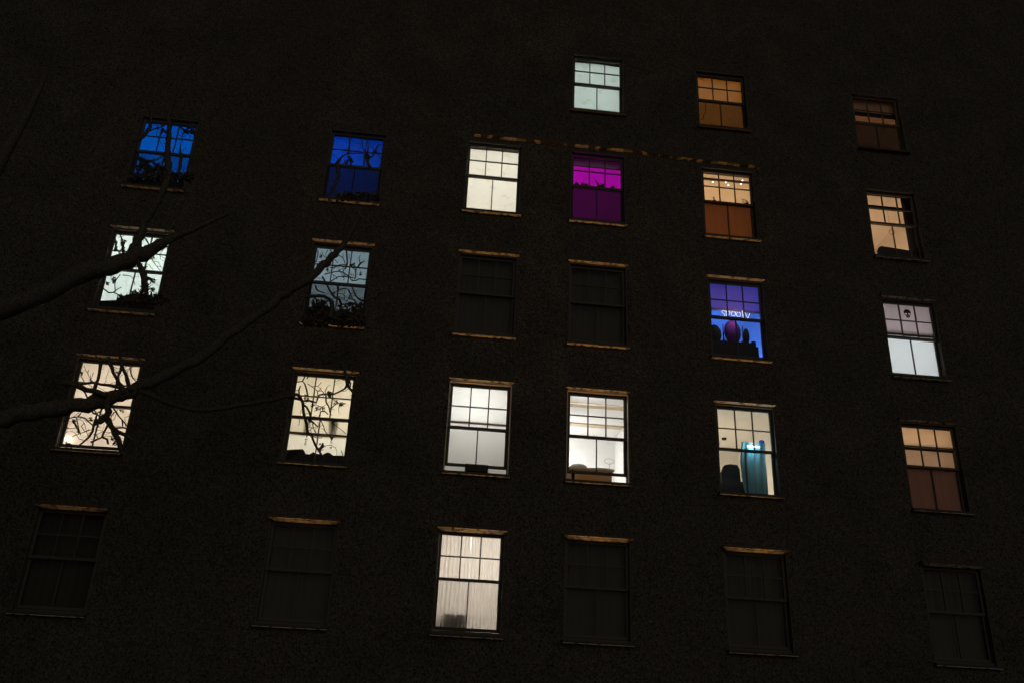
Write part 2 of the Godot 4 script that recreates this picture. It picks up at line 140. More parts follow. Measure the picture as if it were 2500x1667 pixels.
var CLUMPS := [
	[-6.244, 9.103, 3.400, 0.052, 14, 2.0],
	[-6.212, 8.974, 3.400, 0.047, 14, 2.0],
	[-6.350, 9.080, 3.400, 0.043, 10, 2.0],
	[-6.324, 8.962, 3.400, 0.038, 10, 2.0],
	[-6.256, 8.904, 3.400, 0.038, 8, 1.5],
	[-6.004, 8.669, 3.400, 0.056, 14, 1.0],
	[-5.894, 8.713, 3.400, 0.056, 14, 1.0],
	[-5.807, 8.646, 3.400, 0.056, 14, 1.0],
	[-5.718, 8.303, 3.400, 0.074, 26, 1.3],
	[-5.626, 8.429, 3.400, 0.047, 12, 1.0],
	[-6.234, 8.389, 3.400, 0.056, 14, 1.4],
	[-6.320, 8.328, 3.400, 0.037, 8, 1.0],
	[-5.741, 8.196, 3.400, 0.083, 30, 1.0],
	[-5.869, 8.162, 3.400, 0.074, 24, 1.0],
	[-5.557, 8.182, 3.400, 0.065, 20, 1.0],
	[-5.752, 8.927, 3.300, 0.048, 10, 1.0],
	[-5.612, 8.272, 3.400, 0.056, 12, 1.0],
	[-6.076, 11.491, 3.300, 0.030, 8, 1.0],
	[-6.034, 11.459, 3.300, 0.030, 8, 1.0],
	[-5.988, 11.192, 3.300, 0.029, 5, 1.0],
	[-6.268, 10.746, 3.300, 0.094, 34, 1.0],
	[-6.178, 10.651, 3.300, 0.087, 30, 1.0],
	[-6.017, 10.626, 3.300, 0.094, 40, 1.0],
	[-5.912, 10.665, 3.300, 0.073, 24, 1.0],
	[-6.316, 10.634, 3.300, 0.072, 20, 1.0],
	[-5.782, 11.665, 3.100, 0.053, 16, 1.0],
	[-5.729, 11.737, 3.100, 0.061, 16, 1.0],
	[-5.642, 11.664, 3.100, 0.060, 18, 1.0],
	[-5.668, 10.650, 3.200, 0.066, 18, 1.0],
	[-6.375, 10.848, 3.300, 0.051, 14, 1.0],
	[-6.043, 10.755, 3.300, 0.044, 10, 1.0],
	[-3.073, 9.408, 3.000, 0.030, 6, 2.0],
	[-2.932, 9.150, 3.000, 0.030, 6, 2.0],
	[-2.365, 9.121, 3.000, 0.027, 5, 2.0],
	[-2.979, 8.359, 3.000, 0.157, 70, 1.0],
	[-2.562, 8.327, 3.000, 0.139, 40, 1.0],
	[-2.343, 8.420, 3.000, 0.130, 34, 1.0],
	[-2.897, 8.503, 3.000, 0.084, 20, 1.0],
	[-2.506, 9.281, 3.000, 0.057, 10, 1.0],
	[-3.047, 8.530, 3.000, 0.074, 12, 1.0],
	[-2.445, 8.505, 3.000, 0.065, 14, 1.0],
	[-2.740, 8.278, 3.000, 0.111, 30, 1.0],
	[-2.263, 8.533, 3.000, 0.075, 12, 1.0],
	[-6.009, 5.986, 3.500, 0.031, 5, 1.4],
	[-6.243, 5.944, 3.500, 0.031, 5, 1.0],
	[-6.138, 5.791, 3.500, 0.028, 5, 1.6],
	[-5.896, 5.914, 3.500, 0.055, 8, 1.0],
	[-5.589, 6.161, 3.500, 0.027, 4, 1.0],
	[-5.609, 5.718, 3.500, 0.049, 9, 1.0],
	[-5.573, 5.652, 3.500, 0.043, 8, 1.0],
	[-6.141, 6.604, 3.500, 0.022, 4, 1.0],
	[-6.306, 6.710, 3.500, 0.022, 4, 1.0],
	[-6.221, 5.545, 3.500, 0.065, 12, 1.0],
	[-2.798, 11.472, 3.000, 0.060, 14, 1.0],
	[-2.518, 11.569, 3.000, 0.069, 16, 1.0],
	[-2.875, 11.400, 3.000, 0.060, 12, 1.0],
	[-2.378, 11.714, 3.000, 0.043, 8, 1.0],
	[-2.597, 6.859, 3.050, 0.047, 8, 1.0],
	[-2.836, 6.625, 3.100, 0.035, 6, 1.0],
	[-2.396, 6.699, 3.050, 0.047, 8, 1.0],
	[-2.610, 5.951, 3.100, 0.057, 10, 1.3],
	[-2.944, 6.747, 3.100, 0.047, 8, 1.0],
	[-2.745, 6.607, 3.050, 0.047, 6, 1.0],
	[-2.684, 6.587, 3.050, 0.047, 6, 1.0],
	[-2.493, 6.729, 3.050, 0.047, 6, 1.0],
	[-6.376, 10.453, 3.300, 0.094, 34, 1.0],
	[-6.259, 10.466, 3.300, 0.094, 34, 1.0],
	[-6.143, 10.480, 3.300, 0.094, 34, 1.0],
	[-6.033, 10.493, 3.300, 0.094, 34, 1.0],
	[-5.923, 10.506, 3.300, 0.094, 34, 1.0],
	[-5.812, 10.519, 3.300, 0.094, 34, 1.0],
	[-5.695, 10.533, 3.300, 0.094, 34, 1.0],
	[-5.577, 10.547, 3.300, 0.094, 34, 1.0],
	[-5.466, 10.560, 3.300, 0.094, 34, 1.0],
	[-6.016, 8.054, 3.400, 0.092, 34, 1.0],
	[-5.893, 8.066, 3.400, 0.092, 34, 1.0],
	[-5.770, 8.078, 3.400, 0.092, 34, 1.0],
	[-5.646, 8.090, 3.400, 0.093, 34, 1.0],
	[-5.523, 8.102, 3.400, 0.093, 34, 1.0],
	[-5.407, 8.113, 3.400, 0.093, 34, 1.0],
	[-3.134, 8.148, 3.000, 0.110, 40, 1.0],
	[-2.999, 8.161, 3.000, 0.110, 40, 1.0],
	[-2.864, 8.174, 3.000, 0.111, 40, 1.0],
	[-2.638, 8.195, 3.000, 0.111, 40, 1.0],
	[-2.502, 8.208, 3.000, 0.111, 40, 1.0],
	[-2.366, 8.221, 3.000, 0.111, 40, 1.0],
	[-2.248, 8.232, 3.000, 0.111, 40, 1.0],
	[-2.880, 10.660, 3.000, 0.093, 26, 1.0],
	[-2.756, 10.674, 3.000, 0.093, 26, 1.0],
	[-2.632, 10.688, 3.000, 0.093, 26, 1.0],
	[-2.508, 10.702, 3.000, 0.093, 26, 1.0],
	[-2.383, 10.717, 3.000, 0.093, 26, 1.0],
	[-2.258, 10.731, 3.000, 0.093, 26, 1.0],
]
var SPOOKY := [[[-0.22, -0.631], [-0.233, -0.604], [-0.27, -0.612], [-0.283, -0.653], [-0.245, -0.682], [-0.217, -0.711], [-0.242, -0.749], [-0.301, -0.757], [-0.313, -0.736]], [[-0.188, -0.596], [-0.184, -0.692], [-0.198, -0.821]], [[-0.18, -0.636], [-0.145, -0.611], [-0.109, -0.617], [-0.096, -0.648], [-0.121, -0.691], [-0.174, -0.72]], [[0.003, -0.622], [0.02, -0.637], [0.027, -0.66], [0.021, -0.685], [0.004, -0.706], [-0.019, -0.717], [-0.044, -0.717], [-0.064, -0.705], [-0.073, -0.684], [-0.071, -0.66], [-0.058, -0.637], [-0.036, -0.622]], [[0.111, -0.62], [0.13, -0.632], [0.139, -0.655], [0.137, -0.682], [0.123, -0.707], [0.102, -0.722], [0.079, -0.724], [0.059, -0.713], [0.049, -0.691], [0.05, -0.664], [0.063, -0.639], [0.084, -0.622]], [[0.182, -0.569], [0.189, -0.656], [0.194, -0.755]], [[0.242, -0.616], [0.199, -0.684], [0.216, -0.718], [0.233, -0.751]], [[0.254, -0.634], [0.272, -0.688], [0.292, -0.73]], [[0.351, -0.625], [0.312, -0.717], [0.268, -0.817]]]
var FAIRY := [[-0.241, -0.074], [0.079, -0.047], [0.138, -0.119], [0.277, -0.051], [0.45, -0.053], [0.495, 0.06], [0.662, 0.137]]
var CORD := [[-0.346, -0.7], [-0.349, -0.753], [-0.35, -0.882], [-0.367, -1.013], [-0.421, -1.148], [-0.427, -1.25], [-0.502, -1.298]]
var DETECTOR := [0.462, -2.546]
# light colour and energy of each lit room
var LC := {"D0": Color(0.870, 0.980, 1.000), "E0": Color(1.000, 0.666, 0.262), "F0": Color(1.000, 0.682, 0.468), "A1": Color(0.000, 0.802, 1.000), "B1": Color(0.000, 1.000, 0.860), "C1": Color(0.953, 0.982, 1.000), "D1": Color(0.952, 0.000, 1.000), "E1": Color(1.000, 0.817, 0.602), "F1": Color(1.000, 0.816, 0.631), "A2": Color(0.894, 0.990, 1.000), "B2": Color(0.752, 0.908, 1.000), "E2": Color(0.251, 0.466, 1.000), "F2": Color(0.891, 0.952, 1.000), "A3": Color(1.000, 0.967, 0.946), "B3": Color(1.000, 0.980, 0.900), "C3": Color(0.993, 1.000, 0.991), "D3": Color(0.972, 0.988, 1.000), "E3": Color(1.000, 0.948, 0.846), "F3": Color(1.000, 0.827, 0.651), "C4": Color(1.000, 0.986, 0.985)}
var EN := {"D0": 2.461, "E0": 0.8657, "F0": 0.3654, "A1": 1.25, "B1": 1.469, "C1": 4.132, "D1": 1.186, "E1": 1.757, "F1": 1.321, "A2": 4.161, "B2": 1.135, "E2": 2.755, "F2": 2.226, "A3": 3.356, "B3": 2.069, "C3": 1.367, "D3": 1.388, "E3": 1.693, "E3b": 0.2, "F3": 1.43, "C4": 2.088}


# ---------------------------------------------------------------- helpers
func numbered(n: String) -> String:
	if not taken.has(n):
		taken[n] = 0
		return n
	taken[n] += 1
	return "%s_%03d" % [n, taken[n]]

func tag(o: Node, label: String, category := "", group := "") -> Node:
	o.set_meta("label", label)
	if category: o.set_meta("category", category)
	if group: o.set_meta("group", group)
	return o

func thing(n: String, label: String, category: String, at := Vector3.ZERO, group := "") -> Node3D:
	var o := Node3D.new()
	o.name = numbered(n)
	o.position = at
	add_child(o)
	tag(o, label, category, group)
	return o

func new_st() -> SurfaceTool:
	var st := SurfaceTool.new()
	st.begin(Mesh.PRIMITIVE_TRIANGLES)
	return st

func quad(st: SurfaceTool, a: Vector3, b: Vector3, c: Vector3, d: Vector3) -> void:
	var n := (c - a).cross(b - a).normalized()
	for v in [a, b, c, a, c, d]:
		st.set_normal(n)
		st.add_vertex(v)

func box(st: SurfaceTool, lo: Vector3, hi: Vector3) -> void:
	var a := Vector3(lo.x, lo.y, lo.z); var b := Vector3(hi.x, lo.y, lo.z); var c := Vector3(hi.x, hi.y, lo.z); var d := Vector3(lo.x, hi.y, lo.z)
	var e := Vector3(lo.x, lo.y, hi.z); var f := Vector3(hi.x, lo.y, hi.z); var g := Vector3(hi.x, hi.y, hi.z); var h := Vector3(lo.x, hi.y, hi.z)
	quad(st, e, h, g, f)
	quad(st, b, c, d, a)
	quad(st, a, d, h, e)
	quad(st, f, g, c, b)
	quad(st, d, c, g, h)
	quad(st, a, e, f, b)

func tube(st: SurfaceTool, pts: Array, radii: Array, sides := 6) -> void:
	var rings := []
	var side := Vector3(0.3, 0.1, 1.0)
	for i in pts.size():
		var t: Vector3 = (pts[mini(i + 1, pts.size() - 1)] - pts[maxi(i - 1, 0)]).normalized()
		side = (side - t * side.dot(t)).normalized()
		if side.length() < 0.5: side = t.cross(Vector3.UP).normalized()
		var up := t.cross(side)
		var ring := []
		for k in sides:
			var a := TAU * k / sides
			ring.append(side * cos(a) + up * sin(a))
		rings.append(ring)
	for i in pts.size() - 1:
		for k in sides:
			var l := (k + 1) % sides
			var n := [rings[i][k], rings[i][l], rings[i + 1][l], rings[i + 1][k]]
			var v := [pts[i] + n[0] * radii[i], pts[i] + n[1] * radii[i], pts[i + 1] + n[2] * radii[i + 1], pts[i + 1] + n[3] * radii[i + 1]]
			for j in [0, 2, 1, 0, 3, 2]:
				st.set_normal(n[j])
				st.add_vertex(v[j])
	for e in [0, pts.size() - 1]:
		for k in sides:
			var l := (k + 1) % sides
			var t: Vector3 = (pts[1] - pts[0]).normalized() * -1.0 if e == 0 else (pts[e] - pts[e - 1]).normalized()
			var ra: Vector3 = pts[e] + rings[e][k if e == 0 else l] * radii[e]
			var rb: Vector3 = pts[e] + rings[e][l if e == 0 else k] * radii[e]
			for v in [pts[e], ra, rb]:
				st.set_normal(t)
				st.add_vertex(v)

func ball(st: SurfaceTool, c: Vector3, r: Vector3, seg := 14, rows := 8) -> void:
	for i in rows:
		for k in seg:
			var q := []
			for w in [[i, k], [i, k + 1], [i + 1, k + 1], [i + 1, k]]:
				var th: float = PI * w[0] / rows
				var ph: float = TAU * w[1] / seg
				q.append(Vector3(sin(th) * cos(ph), cos(th), sin(th) * sin(ph)))
			for j in [0, 2, 1, 0, 3, 2]:
				st.set_normal(q[j])
				st.add_vertex(c + q[j] * r)

# a turned shape: profile of (radius, height)
func lathe(st: SurfaceTool, at: Vector3, prof: Array, seg := 14) -> void:
	for i in prof.size() - 1:
		for k in seg:
			var a := TAU * k / seg
			var b := TAU * (k + 1) / seg
			var p: Vector2 = prof[i]
			var q: Vector2 = prof[i + 1]
			quad(st, at + Vector3(p.x * cos(a), p.y, p.x * sin(a)), at + Vector3(q.x * cos(a), q.y, q.x * sin(a)), at + Vector3(q.x * cos(b), q.y, q.x * sin(b)), at + Vector3(p.x * cos(b), p.y, p.x * sin(b)))

# an outline in x, y pulled to a thickness
func slab(st: SurfaceTool, outline: PackedVector2Array, z0: float, z1: float) -> void:
	var tri := Geometry2D.triangulate_polygon(outline)
	for z in [z0, z1]:
		for k in range(0, tri.size(), 3):
			var a := outline[tri[k]]
			var b := outline[tri[k + 1]]
			var c := outline[tri[k + 2]]
			var ccw := (b - a).cross(c - a) > 0.0
			var order := [a, c, b] if ccw == (z == z1) else [a, b, c]
			for v in order:
				st.set_normal(Vector3(0, 0, 1 if z == z1 else -1))
				st.add_vertex(Vector3(v.x, v.y, z))
	for i in outline.size():
		var p := outline[i]
		var q := outline[(i + 1) % outline.size()]
		quad(st, Vector3(p.x, p.y, z0), Vector3(p.x, p.y, z1), Vector3(q.x, q.y, z1), Vector3(q.x, q.y, z0))

# a hanging cloth between x0..x1, y1 (top)..y0: depth is a function of x, y
func cloth(x0: float, x1: float, y0: float, y1: float, z: float, nx: int, ny: int, bend: Callable) -> SurfaceTool:
	var st := new_st()
	st.set_smooth_group(0)
	for j in ny:
		for i in nx:
			var c := []
			for w in [[i, j], [i, j + 1], [i + 1, j + 1], [i + 1, j]]:
				var x: float = lerpf(x0, x1, float(w[0]) / nx)
				var y: float = lerpf(y0, y1, float(w[1]) / ny)
				c.append(Vector3(x, y, z + bend.call(x, y)))
			for k in [0, 1, 2, 0, 2, 3]:
				st.add_vertex(c[k])
	st.generate_normals()
	return st

func mesh_of(st: SurfaceTool) -> ArrayMesh:
	return st.commit()

func put(n: String, mesh: Mesh, m: Material, parent: Node, at := Vector3.ZERO) -> MeshInstance3D:
	var o := MeshInstance3D.new()
	var key := n
	if parent != self:
		var k := 0
		while parent.has_node(NodePath(key)):
			k += 1
			key = "%s_%03d" % [n, k]
	else:
		key = numbered(n)
	o.name = key
	o.mesh = mesh
	o.material_override = m
	o.position = at
	parent.add_child(o)
	return o

func part(n: String, st: SurfaceTool, m: Material, parent: Node) -> MeshInstance3D:
	return put(n, mesh_of(st), m, parent)

func lin(r: float, g: float, b: float) -> Color:
	return Color(r, g, b).linear_to_srgb()

func mat(c: Color, rough := 0.8) -> StandardMaterial3D:
	var m := StandardMaterial3D.new()
	m.albedo_color = c
	m.roughness = rough
	m.metallic_specular = 0.3
	return m

func glow(c: Color, e: float) -> StandardMaterial3D:
	var m := mat(Color(0.9, 0.9, 0.9), 0.6)
	m.emission_enabled = true
	m.emission = c
	m.emission_energy_multiplier = e
	return m

func fabric(c: Color, through: float) -> StandardMaterial3D:
	var m := mat(c, 0.95)
	m.metallic_specular = 0.05
	m.backlight_enabled = true
	var top := maxf(c.r, maxf(c.g, c.b))
	m.backlight = Color(c.r / top * through, c.g / top * through, c.b / top * through)
	return m

func noise_tex(freq: float, ramp: Gradient, size := 512, octaves := 4, sd := 1) -> NoiseTexture2D:
	var n := FastNoiseLite.new()
	n.seed = sd
	n.noise_type = FastNoiseLite.TYPE_SIMPLEX_SMOOTH
	n.frequency = freq
	n.fractal_octaves = octaves
	var t := NoiseTexture2D.new()
	t.width = size
	t.height = size
	t.seamless = true
	t.noise = n
	t.color_ramp = ramp
	return t

func ramp(stops: Array) -> Gradient:
	var g := Gradient.new()
	var o := PackedFloat32Array()
	var c := PackedColorArray()
	for s in stops:
		o.append(s[0])
		c.append(s[1])
	g.offsets = o
	g.colors = c
	return g

func triplanar(m: StandardMaterial3D, t: Texture2D, scale: float) -> StandardMaterial3D:
	m.albedo_color = Color.WHITE
	m.albedo_texture = t
	m.uv1_triplanar = true
	m.uv1_world_triplanar = true
	m.uv1_scale = Vector3.ONE * scale
	return m

# sooty grain of old brickwork: cells of about two centimetres over broad stains
func grain_tex(n: int) -> ImageTexture:
	var im := Image.create_empty(n, n, false, Image.FORMAT_RGB8)
	var stain := FastNoiseLite.new()
	stain.seed = 4
	stain.frequency = 0.012
	stain.fractal_octaves = 4
	var r := RandomNumberGenerator.new()
	r.seed = 77
	for y in n:
		for x in n:
			# wraps: blend the noise with itself shifted by a whole tile
			var u := float(x) / n
			var v := float(y) / n
			var s := lerpf(lerpf(stain.get_noise_2d(x, y), stain.get_noise_2d(x - n, y), u), lerpf(stain.get_noise_2d(x, y - n), stain.get_noise_2d(x - n, y - n), u), v)
			var k := 0.078 * (1.0 + 0.35 * s) * clampf(1.0 + 0.42 * r.randfn(), 0.2, 2.4)
			im.set_pixel(x, y, lin(k, k * 0.885, k * 0.735))
	return ImageTexture.create_from_image(im)

func make_materials() -> void:
	# blackened brick: sooty grain, cells of a few centimetres
	M.brick = triplanar(mat(Color.WHITE, 0.95), grain_tex(512), 1.0 / 9.0)
	M.brick.metallic_specular = 0.0
	var soot := ramp([[0.0, lin(0.52, 0.47, 0.4)], [0.52, lin(0.5, 0.45, 0.38)], [0.66, lin(0.24, 0.2, 0.16)], [0.8, lin(0.07, 0.06, 0.05)]])
	M.stone = triplanar(mat(Color.WHITE, 0.9), noise_tex(0.02, soot, 512, 5, 3), 0.6)
	M.stone.metallic_specular = 0.1
	var more := ramp([[0.0, lin(0.42, 0.36, 0.3)], [0.34, lin(0.34, 0.28, 0.22)], [0.42, lin(0.05, 0.042, 0.034)], [0.7, lin(0.025, 0.022, 0.019)]])
	M.old_stone = triplanar(mat(Color.WHITE, 0.9), noise_tex(0.012, more, 512, 6, 11), 0.4)
	M.old_stone.metallic_specular = 0.1
	M.sooty = mat(lin(0.075, 0.066, 0.056), 0.95)
	M.sooty.metallic_specular = 0.0
	M.wood = mat(lin(0.098, 0.086, 0.07), 0.7)
	M.cream = mat(lin(0.6, 0.5, 0.36), 0.6)
	M.glass = StandardMaterial3D.new()
	M.glass.albedo_color = Color(0.2, 0.19, 0.17, 0.04)
	M.glass.transparency = BaseMaterial3D.TRANSPARENCY_ALPHA
	M.glass.roughness = 0.03
	M.glass.metallic_specular = 0.2
	M.plaster = mat(lin(0.72, 0.7, 0.66), 0.95)
	M.boards = mat(lin(0.22, 0.14, 0.08), 0.6)
	M.dark = mat(lin(0.02, 0.019, 0.018), 0.8)
	M.brown = mat(lin(0.12, 0.07, 0.04), 0.8)
	M.drawn = mat(lin(0.06, 0.052, 0.04), 0.95)
	M.metal = mat(lin(0.3, 0.3, 0.3), 0.4)
	M.bark = triplanar(mat(Color.WHITE, 1.0), noise_tex(0.05, ramp([[0.2, lin(0.05, 0.045, 0.036)], [0.8, lin(0.15, 0.132, 0.108)]]), 256, 4, 5), 2.0)
	M.bark.metallic_specular = 0.0
	M.leaf = mat(lin(0.11, 0.095, 0.07), 0.95)
	M.leaf.metallic_specular = 0.05

# ---------------------------------------------------------------- the house
func wall_strip(x0: float, x1: float, z: float, columns: Array, rows_of: Dictionary) -> void:
	var st := new_st()
	var y0 := -2.7
	var y1 := 23.0
	var f := z + FACE
	var b := z - 0.2
	var x := x0
	for c in columns:
		var cx: float = COL_X[c]
		box(st, Vector3(x, y0, b), Vector3(cx - 0.63, y1, f))
		var y := y0
		var rows: Array = rows_of[c].duplicate()
		rows.sort()
		rows.reverse()
		for r in rows:
			box(st, Vector3(cx - 0.63, y, b), Vector3(cx + 0.63, SILL[r] + 0.01, f))
			y = TOP[r] + 0.1
		box(st, Vector3(cx - 0.63, y, b), Vector3(cx + 0.63, y1, f))
		x = cx + 0.63
	box(st, Vector3(x, y0, b), Vector3(x1, y1, f))
	part("wall", st, M.brick, house)

# mitred moulding on three sides: profile of (out, up)
func moulding(st: SurfaceTool, w: float, z: float, y: float, prof: Array) -> void:
	for i in prof.size() - 1:
		var a: Vector2 = prof[i]
		var b: Vector2 = prof[i + 1]
		var pa := [Vector3(-w - a.x, y + a.y, z), Vector3(-w - a.x, y + a.y, z + a.x), Vector3(w + a.x, y + a.y, z + a.x), Vector3(w + a.x, y + a.y, z)]
		var pb := [Vector3(-w - b.x, y + b.y, z), Vector3(-w - b.x, y + b.y, z + b.x), Vector3(w + b.x, y + b.y, z + b.x), Vector3(w + b.x, y + b.y, z)]
		for k in 3:
			quad(st, pa[k], pb[k], pb[k + 1], pa[k + 1])

var shared := {}
func shared_box(size: Vector3) -> BoxMesh:
	var k := str(size.snapped(Vector3.ONE * 0.0005))
	if not shared.has(k):
		var m := BoxMesh.new()
		m.size = size
		shared[k] = m
	return shared[k]

func bar(n: String, lo: Vector3, hi: Vector3, m: Material, parent: Node) -> MeshInstance3D:
	return put(n, shared_box(hi - lo), m, parent, (lo + hi) * 0.5)

func sash_window(id: String, o: Dictionary) -> void:
	var c := id[0]
	var r := int(id[1])
	var w := Node3D.new()
	w.name = numbered("sash_window")
	house.add_child(w)
	w.position = Vector3(COL_X[c], TOP[r], COL_Z[c])
	w.set_meta("label", o.label)
	var h: float = TOP[r] - BOT[r]
	var lift: float = o.get("lift", 0.0)
	var mid := -0.475 * h
	var low := -h + lift                                   # bottom of the lower glass
	var rail := 0.05
	var floor_y: float = SILL[r] + 0.07 - TOP[r]
	# box frame
	var st := new_st()
	for s in [-1, 1]:
		var a: float = s * 0.602
		var b: float = s * 0.68
		box(st, Vector3(minf(a, b), floor_y, -0.1), Vector3(maxf(a, b), 0.13, 0.03))
	box(st, Vector3(-0.602, 0.052, -0.1), Vector3(0.602, 0.13, 0.03))
	box(st, Vector3(-0.602, floor_y, -0.1), Vector3(0.602, minf(-h - 0.003, floor_y + 0.06), 0.028))
	part("frame", st, M.wood, w)
	# lining boards of the reveal in front of the frame
	st = new_st()
	for s in [-1, 1]:
		box(st, Vector3(minf(s * 0.61, s * 0.629), floor_y, 0.031), Vector3(maxf(s * 0.61, s * 0.629), 0.078, FACE - 0.004))
	box(st, Vector3(-0.609, 0.06, 0.031), Vector3(0.609, 0.098, FACE - 0.004))
	part("lining", st, M.cream if o.has("cream") else M.wood, w)
	# upper sash, outer track
	st = new_st()
	box(st, Vector3(-0.6, mid - rail, -0.019), Vector3(-0.55, 0.05, 0.019))
	box(st, Vector3(0.55, mid - rail, -0.019), Vector3(0.6, 0.05, 0.019))
	box(st, Vector3(-0.55, 0.0, -0.019), Vector3(0.55, 0.05, 0.019))
	box(st, Vector3(-0.55, mid - rail, -0.019), Vector3(0.55, mid, 0.019))
	part("upper_sash", st, M.wood, w)
	# lower sash, inner track; it stops short of the sill where something is wedged under it
	var ltop := mid
	st = new_st()
	box(st, Vector3(-0.6, low - 0.055, -0.065), Vector3(-0.55, ltop, -0.025))
	box(st, Vector3(0.55, low - 0.055, -0.065), Vector3(0.6, ltop, -0.025))
	box(st, Vector3(-0.55, ltop - 0.045, -0.065), Vector3(0.55, ltop, -0.025))
	box(st, Vector3(-0.55, low - 0.055, -0.065), Vector3(0.55, low, -0.025))
	part("lower_sash", st, M.wood, w)
	# glazing bars and panes
	var t := 0.011
	for x in [-0.1833, 0.1833]:
		bar("glazing_bar", Vector3(x - t, mid, -0.015), Vector3(x + t, 0.0, 0.017), M.wood, w)
	bar("glazing_bar", Vector3(-0.55, mid * 0.5 - t, -0.012), Vector3(0.55, mid * 0.5 + t, 0.014), M.wood, w)
	if not o.has("plain"):
		bar("glazing_bar", Vector3(-t, low, -0.06), Vector3(t, ltop - 0.045, -0.03), M.wood, w)
	var pane := QuadMesh.new()
	pane.size = Vector2(0.1833 * 2 - 2 * t, -mid * 0.5 - t)
	for j in 2:
		for i in 3:
			put("pane", pane, M.glass, w, Vector3((i - 1) * 0.3667, mid * (0.25 + 0.5 * j), 0.0))
	var wide := QuadMesh.new()
	wide.size = Vector2(0.55 - t, ltop - 0.045 - low)
	for s in [-1, 1]:
		put("pane", wide, M.glass, w, Vector3(s * (0.55 + t) * 0.5, (ltop - 0.045 + low) * 0.5, -0.045))
	if o.has("screen"):
		var sm := mat(lin(0.05, 0.046, 0.04), 1.0)
		sm.metallic_specular = 0.0
		sm.albedo_color.a = o.screen
		sm.transparency = BaseMaterial3D.TRANSPARENCY_ALPHA
		var q := QuadMesh.new()
		q.size = Vector2(1.196, mid - rail + h + 0.058)
		put("insect_screen", q, sm, w, Vector3(0, (mid - rail - h - 0.058) * 0.5, 0.012))
	# stone sill and its drip
	st = new_st()
	box(st, Vector3(-0.66, floor_y - 0.045, -0.02), Vector3(0.66, floor_y, FACE + 0.1))
	part("sill", st, M.sooty, w)
	var pale: Material = M.stone
	if r > 0:
		st = new_st()
		box(st, Vector3(-0.655, floor_y - 0.058, FACE - 0.03), Vector3(0.655, floor_y - 0.046, FACE + 0.098))
		part("sill_drip", st, pale, w)
	if r > 1:
		# hood over the opening: a flat drip stone, a deeper moulding in the lowest row
		var hw := 0.58
		var prof := [Vector2(0, 0.096), Vector2(0.03, 0.1), Vector2(0.032, 0.106), Vector2(0.078, 0.112)]
		var cap := [Vector2(0.078, 0.112), Vector2(0.08, 0.114), Vector2(0.08, 0.16), Vector2(0.05, 0.172), Vector2(0, 0.18)]
		if r == 4:
			hw = 0.51
			prof = [Vector2(0, 0.05), Vector2(0.055, 0.053), Vector2(0.068, 0.064), Vector2(0.08, 0.069), Vector2(0.1, 0.071), Vector2(0.101, 0.086), Vector2(0.148, 0.092)]
			cap = [Vector2(0.148, 0.092), Vector2(0.15, 0.094), Vector2(0.15, 0.13), Vector2(0.1, 0.145), Vector2(0, 0.165)]
		st = new_st()
		moulding(st, hw, FACE, 0.0, prof)
		part("hood", st, pale, w)
		st = new_st()
		moulding(st, hw, FACE, 0.0, cap)
		part("hood_cap", st, M.sooty, w)

func room(id: String, bare := true) -> void:
	var c := id[0]
	var r := int(id[1])
	var x: float = COL_X[c]
	var zf: float = COL_Z[c] - 0.2
	var zb := zf - 3.2
	var zi := zf + 0.05                                    # slabs run into the brick
	var y0: float = TOP[r] - (2.44 if r == 0 else 2.55)
	var y1: float = TOP[r] + 0.3
	var o := Node3D.new()
	o.name = numbered("room")
	o.set_meta("kind", "structure")
	add_child(o)
	bar("floor", Vector3(x - 1.16, y0 - 0.05, zb - 0.05), Vector3(x + 1.16, y0, zi), M.boards, o)
	bar("ceiling", Vector3(x - 1.16, y1, zb - 0.05), Vector3(x + 1.16, y1 + 0.05, zi), M.plaster, o)
	bar("wall", Vector3(x - 1.16, y0, zb - 0.05), Vector3(x - 1.1, y1, zi), M.plaster, o)
	bar("wall", Vector3(x + 1.1, y0, zb - 0.05), Vector3(x + 1.16, y1, zi), M.plaster, o)
	bar("wall", Vector3(x - 1.1, y0, zb - 0.05), Vector3(x + 1.1, y1, zb), M.plaster, o)
	# plastered inner face of the front wall round the opening, with the reveal left open
	var f := new_st()
	var lo: float = SILL[r] + 0.05
	box(f, Vector3(x - 1.1, y0, zf - 0.03), Vector3(x - 0.68, y1, zf))
	box(f, Vector3(x + 0.68, y0, zf - 0.03), Vector3(x + 1.1, y1, zf))
	box(f, Vector3(x - 0.68, y0, zf - 0.03), Vector3(x + 0.68, lo, zf))
	box(f, Vector3(x - 0.68, TOP[r] + 0.11, zf - 0.03), Vector3(x + 0.68, y1, zf))
	part("wall", f, M.plaster, o)

func at(id: String, x := 0.0, y := 0.0, z := 0.0) -> Vector3:
	return Vector3(COL_X[id[0]] + x, TOP[int(id[1])] + y, COL_Z[id[0]] + z)

func omni(parent: Node, p: Vector3, c: Color, e: float, size := 0.1) -> void:
	var l := OmniLight3D.new()
	l.name = "light"
	l.light_color = c
	l.light_energy = e
	l.light_size = size
	l.omni_range = 12.0
	l.omni_attenuation = 2.0
	l.shadow_enabled = true
	l.position = p
	parent.add_child(l)

func globe_glow(c: Color, e: float) -> StandardMaterial3D:
	return glow(c, minf(e, 3.0))

